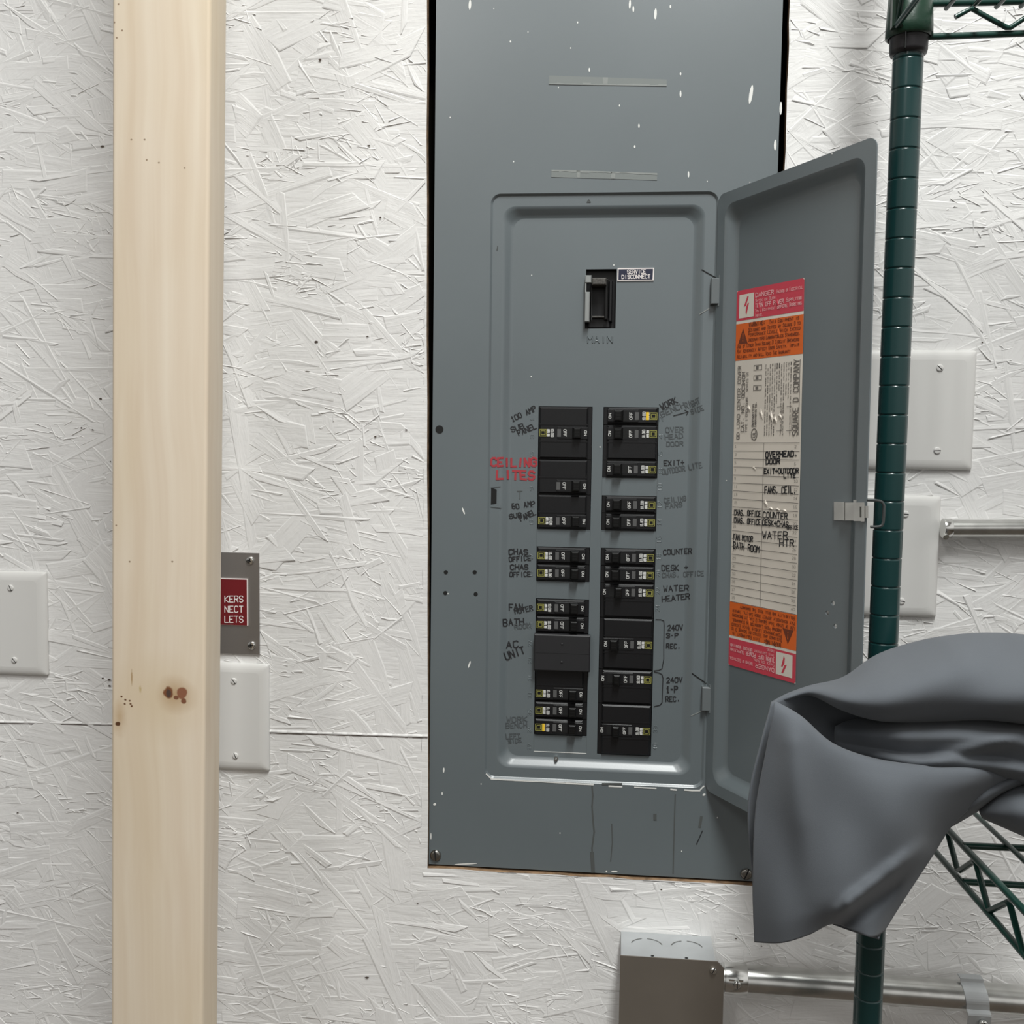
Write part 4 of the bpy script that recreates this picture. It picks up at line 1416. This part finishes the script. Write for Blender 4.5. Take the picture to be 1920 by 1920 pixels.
pA, pB = at(1352, 1832.5, -.036), at(2100, 1889, -.036)
CON = conduit(pA, pB, .0147, 'thick steel conduit running right from the junction box')
d = (pB - pA).normalized()
mb = MB()
q0, q1 = at(1357, 1833, -.036), at(1399, 1836.5, -.036)
mb.tube([q0, q0 + d * .001, q1, q1 + d * .0005], [.0158, .0160, .0160, .0150], 28, 0)
ux = (q1 - q0).normalized()
c = at(1380, 1846, -.0512)
L_, H_ = .0085, .0055
bx = [c + ux * sx * L_ + V((0, 0, sz * H_)) for sx, sz in ((-1, -1), (1, -1), (1, 1), (-1, 1))]
mb.loft([[p + V((0, .012, 0)) for p in bx], [p + V((0, .002, 0)) for p in bx], [c + (p - c) * .86 for p in bx]], 0, cap1=True)
mb.build('connector', M_CHROME, CON)
slot_screw(CON, 1382.5, 1845, -.0512, .0040, .0030, .8, M_CHROME, 'set_screw', pos=c + V((.001, 0, .0004)))


def strap():
    cx = at(1826, 1868, -.036)
    # centre of the conduit at this station
    t = (cx.x - pA.x) / (pB.x - pA.x)
    c = pA.lerp(pB, t)
    root = empty('conduit_strap', (c.x, WY, c.z - .03), 'steel one-hole strap holding the thick conduit to the wall', 'conduit strap')
    mb = MB()
    w = .0115
    prof = []
    R = .0158
    prof.append((-.030, -.0215 - R * 0 + .0))             # placeholder, replaced below
    prof = [(WY - .001 + .0, R + .011), (WY - .001, R + .003)]
    prof = []
    # (y, z) about the conduit centre: lip at the top, over the pipe, foot below
    prof += [(.006, R + .0050), (-.0030, R + .0046), (-.0034, R + .0010)]
    for k in range(11):
        a = math.radians(104 + 82 * k / 10)
        prof.append((R * math.cos(a), R * math.sin(a)))
    prof += [(-R * 1.0, -R * .35), (-R * 1.22, -R * .50), (-R * 1.26, -R * .62), (-R * 1.16, -R * 1.62)]
    rings = []
    for (y, z) in prof:
        rings.append([c + V((-w, y, z)) + d * 0, c + V((w, y, z))])
    skew = .004
    vs, fs = [], []
    for i, (y, z) in enumerate(prof):
        s = skew * (1 - i / (len(prof) - 1)) * -1
        vs += [c + V((-w + s, y, z - d.x * 0)), c + V((w + s, y, z))]
    for i in range(len(prof) - 1):
        fs.append((2 * i, 2 * i + 1, 2 * i + 3, 2 * i + 2))
    mb.add(vs, fs, 0, True)
    mb.s = [False] * len(mb.s)
    o = mb.build('strap_band', M_GALV, root)
    sm = o.modifiers.new('thickness', 'SOLIDIFY')
    sm.thickness = .0014
    sm.offset = 1
    slot_screw(root, 0, 0, 0, .0046, .003, .6, M_CHROME, 'screw', pos=c + V((.0030, -R * 1.21 - .0012, -R * 1.12)), phillips=True)
    mb = MB()
    e = c + V((.0030, -R * 1.18, -R * 1.12))
    mb.tube([V((e.x, e.y, e.z)), V((e.x, WY + .001, e.z))], .0028, 10)
    mb.build('screw_shank', M_DARK, root)


strap()
uA, uB = at(1768, 990.5, -.020), at(2100, 990.5, -.020)
CON2 = conduit(uA, uB, .0090, 'thin steel conduit running right from a white wall plate behind the shelf post')
mb = MB()
e0, e1 = at(1767.5, 990.5, -.020), at(1783, 990.5, -.020)
mb.tube([e0, e0 + V((.0008, 0, 0)), e1, e1 + V((.0004, 0, 0))], [.0100, .0102, .0102, .0094], 24, 0)
c = at(1772, 1003, -.026)
mb.tube([c, c + V((0, -.004, -.002))], .0030, 10)
mb.build('connector', M_CHROME, CON2)

# ------------------------------------------------------------------ wire shelving
SY = -0.172
tA, tB = at(1702.5, 110, SY), at(1629.5, 1830, SY)
DELTA = math.radians(2.1)
FWD = V((math.sin(DELTA), -math.cos(DELTA), 0))           # from the wall into the room
UNIT = empty('wire_shelving', (tB.x, SY, 0.0), 'dark green wire shelving unit with a grooved post at the right', 'shelving unit')
ax = (tA - tB) / (tA.z - tB.z)


def post_at(z):
    return tB + ax * (z - tB.z)


mb = MB()
R_ = .0127
prof = [(0.0, R_)]
zg = [at(0, 0, SY).z]
gz = []
for py in (152, 210.5, 269):
    gz.append(at(1690, py, SY).z)
z0g = at(1678, 670, SY).z
step = .0254
grooves = []
k = -40
while True:
    z = z0g + step * k
    if z > 2.3:
        break
    if z > 0.05:
        grooves.append(z)
    k += 1
zd = at(1664, 938, SY).z
grooves.append(zd + .0001)
grooves = sorted(grooves)
out = []
for z in grooves:
    if out and z - out[-1] < .004:
        continue
    out.append(z)
for z in out:
    prof += [(z - .0016, R_), (z - .0008, R_), (z - .0002, R_ - .0008), (z + .0002, R_ - .0008), (z + .0008, R_), (z + .0016, R_)]
prof.append((2.35, R_))
N = 28
rings = []
for (z, r) in prof:
    c = post_at(z)
    rings.append([V((c.x + r * math.cos(2 * math.pi * k / N), c.y + r * math.sin(2 * math.pi * k / N), z)) for k in range(N)])
mb.loft(rings, 0, True, True, True)
mb.build('post', M_GREEN, UNIT)

# split plastic sleeve and the tapered shelf collar above it
zs0, zs1 = at(1700, 103, SY).z, at(1700, 78, SY).z


def ringz(z, r, n=28):
    c = post_at(z)
    return [V((c.x + r * math.cos(2 * math.pi * k / n), c.y + r * math.sin(2 * math.pi * k / n), z)) for k in range(n)]


mb = MB()
mb.loft([ringz(zs0 - .001, .0128), ringz(zs0, .0150), ringz(zs0 + .003, .0158), ringz(zs1, .0160), ringz(zs1 + .004, .0172), ringz(zs1 + .03, .0150)], 0, True)
c = post_at(zs0 + .006)
mb.box(c.x - .0075, c.x - .0066, c.y - .0172, c.y - .0135, zs0, zs1 + .004, 1)
mb.build('sleeve', [M_SLEEVE, M_HOLE], UNIT)
mb = MB()
mb.loft([ringz(zs1 + .002, .0176), ringz(zs1 + .0035, .0196), ringz(zs1 + .012, .0194), ringz(zs1 + .055, .0172), ringz(zs1 + .056, .0150)], 0, True)
c = post_at(zs1 + .02)
# seam web of the collar casting
mb.box(c.x - .0185, c.x - .0085, c.y - .0185, c.y - .010, zs1 + .006, zs1 + .055, 0, .002)
mb.build('shelf_collar', mat('green_epoxy_casting', (0.012, 0.040, 0.024), 0.35, bump=(150, .3, .001)), UNIT)

# upper shelf: back truss, side rail and surface wires
SHU = MB()
top0, top1 = at(1738, 7, SY - .002), at(2150, -4, SY - .002)
low0, low1 = at(1738, 69.5, SY - .002), at(2150, 54, SY - .002)
mb = MB()
mb.tube([top0, top1], .0031, 12)
mb.tube([low0, low1], .0028, 12)
zz = [(1791, 32), (1806, 24), (1822, 16), (1856, 35), (1888, 52), (1894, 52), (1920, 35), (1955, 14), (2020, 50), (2085, 10), (2150, 48)]
mb.tube([at(x, y, SY - .006) for x, y in zz], .0022, 10)
for (x, y) in ((1774, 16), (1822, 15), (1868, 13), (1914, 12), (1960, 10), (2006, 8), (2052, 6), (2098, 4)):
    p = at(x, y, SY + .002)
    mb.tube([p, p + FWD * .012 + V((0, 0, .0)), p + FWD * .40], .0021, 10)
s0 = at(1682, 47, SY - .017)
mb.tube([s0, s0 + FWD * .40], .0026, 12)
s1 = s0 + V((0, 0, .030))
mb.tube([s1, s1 + FWD * .40], .0031, 12)
mb.tube([s0 + FWD * .0] + [(s0 if k % 2 else s1) + FWD * (.03 * k + .02) for k in range(12)], .0021, 10)
mb.build('upper_wire_shelf', M_GREEN2, UNIT)

# lower shelf: trussed side edge coming towards the viewer, rails along the wall
YB = -.19
P1 = at(1808, 1588, YB)
mb = MB()
drop = P1.z - at(1806, 1656, YB).z
mb.tube([P1 - FWD * .075, P1 + FWD * .36], .0031, 12)
P2 = P1 - V((0, 0, drop))
mb.tube([P2 - FWD * .075, P2 + FWD * .36], .0030, 12)
NP = V((FWD.y, -FWD.x, 0))
mb.tube([on_plane(x, y, P1, NP) for x, y in ((1765, 1540), (1777, 1562), (1795, 1630), (1800, 1632), (1824, 1616), (1830, 1618), (1853, 1704), (1857, 1707), (1889, 1692), (1895, 1700), (1919, 1790), (1925, 1793), (1960, 1780), (1990, 1870))], .0026, 10)
mb.tube([at(1806, 1585.5, YB), at(2150, 1600, YB)], .0031, 12)
mb.tube([at(1806, 1653, YB), at(2150, 1674, YB)], .0030, 12)
for k in range(6):
    p = at(1887, 1584, YB) + V((.0335 * k, 0, .001))
    mb.tube([p - FWD * .08, p + FWD * .36], .0024, 10)
mb.build('lower_wire_shelf', M_GREEN2, UNIT)


# ------------------------------------------------------------------ draped grey cloth
def catmull(P, t):
    n = len(P) - 1
    i = min(int(t), n - 1)
    f = t - i
    p0, p1, p2, p3 = P[max(i - 1, 0)], P[i], P[i + 1], P[min(i + 2, n)]
    return 0.5 * ((2 * p1) + (p2 - p0) * f + (2 * p0 - 5 * p1 + 4 * p2 - p3) * f * f + (3 * p1 - p0 - 3 * p2 + p3) * f ** 3)


def sheet(mb, grid, nu, nv, wr=None):
    """grid rows of (px,py,Y); interpolated smoothly and placed in the room"""
    G = [[V((p[0], p[1], p[2] * 1000)) for p in r] for r in grid]
    rows = []
    for a in range(nv + 1):
        tv = (len(G) - 1) * a / nv
        row = [catmull([r[j] for r in G], tv) for j in range(len(G[0]))]
        out = []
        for b in range(nu + 1):
            p = catmull(row, (len(row) - 1) * b / nu)
            Y = p.z / 1000
            if wr:
                Y += wr(p.x, p.y)
            out.append(at(p.x, p.y, Y))
        rows.append(out)
    mb.loft(rows, 0, True, closed=False)


def cloth():
    mb = MB()
    # upper roll over the post
    xs = [1446, 1475, 1520, 1580, 1640, 1700, 1770, 1850, 1940, 2060]
    tp = [1319, 1303, 1287, 1271, 1231, 1209, 1194, 1188, 1194, 1220]
    bt = [1323, 1312, 1303, 1331, 1349, 1353, 1351, 1349, 1360, 1390]
    spec = ((-.25, -.208), (0.0, -.222), (.18, -.258), (.45, -.292), (.72, -.302), (.92, -.288), (1.0, -.262), (.93, -.225))
    grid = []
    for (t, Y) in spec:
        row = []
        for x, a, b in zip(xs, tp, bt):
            th = min(1.0, (b - a) / 70.0)
            yy = a + (b - a) * max(t, 0) + (18 if t < 0 else 0)
            row.append((x, yy, -.245 + (Y + .245) * th - .0 * th))
        grid.append(row)
    sheet(mb, grid, 60, 30, lambda x, y: .004 * math.sin((x + y * 1.4) / 38.0) * max(0, min(1, (x - 1560) / 80)))
    # outer fold falling behind the flap on the left, and the inside of the pocket
    grid = [
        [(1446, 1319, -.255), (1480, 1301, -.250), (1525, 1290, -.245), (1580, 1290, -.235), (1640, 1300, -.225)],
        [(1428, 1390, -.262), (1455, 1378, -.250), (1510, 1360, -.222), (1570, 1350, -.212), (1640, 1350, -.214)],
        [(1408, 1472, -.265), (1435, 1465, -.250), (1490, 1440, -.225), (1560, 1430, -.213), (1640, 1430, -.214)],
        [(1403, 1540, -.265), (1428, 1540, -.252), (1480, 1530, -.230), (1550, 1520, -.215), (1640, 1510, -.214)],
        [(1411, 1640, -.265), (1430, 1640, -.255), (1480, 1640, -.235), (1550, 1640, -.217), (1640, 1620, -.214)]]
    sheet(mb, grid, 24, 24)
    # second roll below the first
    xs = [1566, 1600, 1680, 1740, 1800, 1860, 1930, 2030]
    tp = [1366, 1356, 1351, 1349, 1347, 1350, 1362, 1390]
    bt = [1398, 1416, 1437, 1443, 1446, 1450, 1462, 1485]
    spec = ((-.1, -.235), (.1, -.262), (.3, -.286), (.5, -.283), (.68, -.276), (.85, -.285), (1.0, -.272), (1.1, -.25))
    grid = [[(x, a + (b - a) * t, -.228 + (Y + .228) * max(0, min(1, (x - 1560) / 110.0))) for x, a, b in zip(xs, tp, bt)] for t, Y in spec]
    sheet(mb, grid, 50, 26, lambda x, y: -.010 * math.exp(-(((y - 1432) + (x - 1740) * .33) / 15.0) ** 2) * max(0, min(1, (x - 1690) / 60)))
    # hanging front flap with its turned-in upper lip
    def wr(x, y):
        w = 0.0
        # soft drag folds running down and to the left
        w += .0040 * math.sin((x * .8 + y * .45) / 30.0) * .5
        w += .0035 * math.sin((x - y * .35 - 900) / 24.0 + 1.0) * max(0, min(1, (y - 1420) / 120)) * .6
        # crumple from lower right towards the hem
        d1 = ((y - 1600) + (x - 1700) * .78)
        s = max(0, min(1, (1740 - x) / 60)) * max(0, min(1, (x - 1540) / 50))
        w += -.010 * math.exp(-((d1 - 8) / 17.0) ** 2) * s
        w += .012 * math.exp(-((d1 - 42) / 20.0) ** 2) * s
        w += .0007 * math.sin((x - y * .9) / 9.0 + 2 * math.sin(x / 21.0)) * math.sin(y / 13.0) * math.exp(-((d1 - 5) / 20.0) ** 2) * s
        # long ridge from the upper left tip
        d2 = (x - 1462) - (y - 1340) * .10
        w += -.006 * math.exp(-((d2 - 20) / 24.0) ** 2) * max(0, min(1, (y - 1330) / 60)) * max(0, min(1, (1700 - y) / 160))
        return w
    grid = [
        [(1456, 1345, -.262), (1500, 1372, -.262), (1560, 1415, -.258), (1640, 1442, -.255), (1740, 1455, -.255), (1830, 1458, -.255), (1880, 1466, -.25)],
        [(1454, 1321, -.282), (1501, 1347, -.284), (1561, 1397, -.283), (1640, 1425, -.280), (1740, 1439, -.280), (1835, 1443, -.276), (1884, 1458, -.262)],
        [(1452, 1318, -.292), (1500, 1346, -.297), (1560, 1397, -.298), (1640, 1426, -.295), (1740, 1440, -.293), (1838, 1446, -.286), (1888, 1462, -.265)],
        [(1449, 1345, -.296), (1497, 1370, -.303), (1558, 1418, -.305), (1637, 1446, -.303), (1732, 1458, -.301), (1822, 1464, -.290), (1872, 1475, -.262)],
        [(1436, 1412, -.292), (1486, 1432, -.305), (1550, 1466, -.308), (1625, 1484, -.308), (1708, 1492, -.306), (1775, 1498, -.294), (1822, 1512, -.262)],
        [(1417, 1520, -.286), (1470, 1535, -.303), (1535, 1553, -.307), (1605, 1560, -.309), (1672, 1562, -.307), (1732, 1562, -.294), (1782, 1550, -.262)],
        [(1412, 1640, -.282), (1462, 1650, -.300), (1522, 1654, -.306), (1588, 1648, -.308), (1650, 1640, -.304), (1705, 1630, -.290), (1748, 1603, -.262)],
        [(1413, 1715, -.280), (1462, 1720, -.296), (1515, 1712, -.303), (1568, 1700, -.304), (1622, 1695, -.300), (1665, 1690, -.287), (1695, 1684, -.270)],
        [(1415, 1766, -.277), (1466, 1767, -.290), (1515, 1752, -.293), (1561, 1731, -.285), (1604, 1746, -.290), (1634, 1757, -.294), (1657, 1745, -.280)]]
    sheet(mb, grid, 70, 70, wr)
    # underside of the hem turned back
    grid = [[(1590, 1690, -.262), (1640, 1700, -.262), (1670, 1690, -.262)],
            [(1565, 1722, -.258), (1615, 1735, -.256), (1660, 1720, -.262)],
            [(1562, 1732, -.272), (1602, 1746, -.272), (1648, 1760, -.285)]]
    sheet(mb, grid, 14, 10)
    # strip turned under along the right edge of the flap, and the bundle beyond
    grid = [[(1780, 1520, -.255), (1830, 1480, -.262), (1890, 1458, -.262), (1935, 1440, -.255)],
            [(1783, 1540, -.252), (1835, 1503, -.268), (1888, 1472, -.268), (1940, 1452, -.255)],
            [(1785, 1548, -.238), (1833, 1520, -.245), (1880, 1490, -.245), (1940, 1470, -.24)]]
    sheet(mb, grid, 20, 10)
    grid = [[(1835, 1508, -.225), (1880, 1478, -.225), (1930, 1462, -.225), (2040, 1440, -.225)],
            [(1836, 1515, -.245), (1880, 1492, -.258), (1930, 1478, -.262), (2040, 1465, -.262)],
            [(1838, 1524, -.250), (1880, 1522, -.272), (1930, 1520, -.285), (2040, 1530, -.285)],
            [(1842, 1532, -.245), (1882, 1545, -.262), (1930, 1560, -.272), (2040, 1595, -.272)],
            [(1846, 1534, -.230), (1884, 1551, -.240), (1930, 1571, -.245), (2040, 1615, -.245)],
            [(1846, 1525, -.215), (1884, 1540, -.215), (1930, 1555, -.215), (2040, 1600, -.215)]]
    sheet(mb, grid, 20, 24)
    base = at(1640, 1770, -.28)
    o = mb.build('draped_cloth', M_CLOTH)
    o.data.transform(Matrix.Translation(-base))
    o.location = base
    sm = o.modifiers.new('thickness', 'SOLIDIFY')
    sm.thickness = .0016
    sm.offset = 0
    return tag(o, 'grey cloth garment hanging in folds over the green shelf post', 'cloth')


cloth()
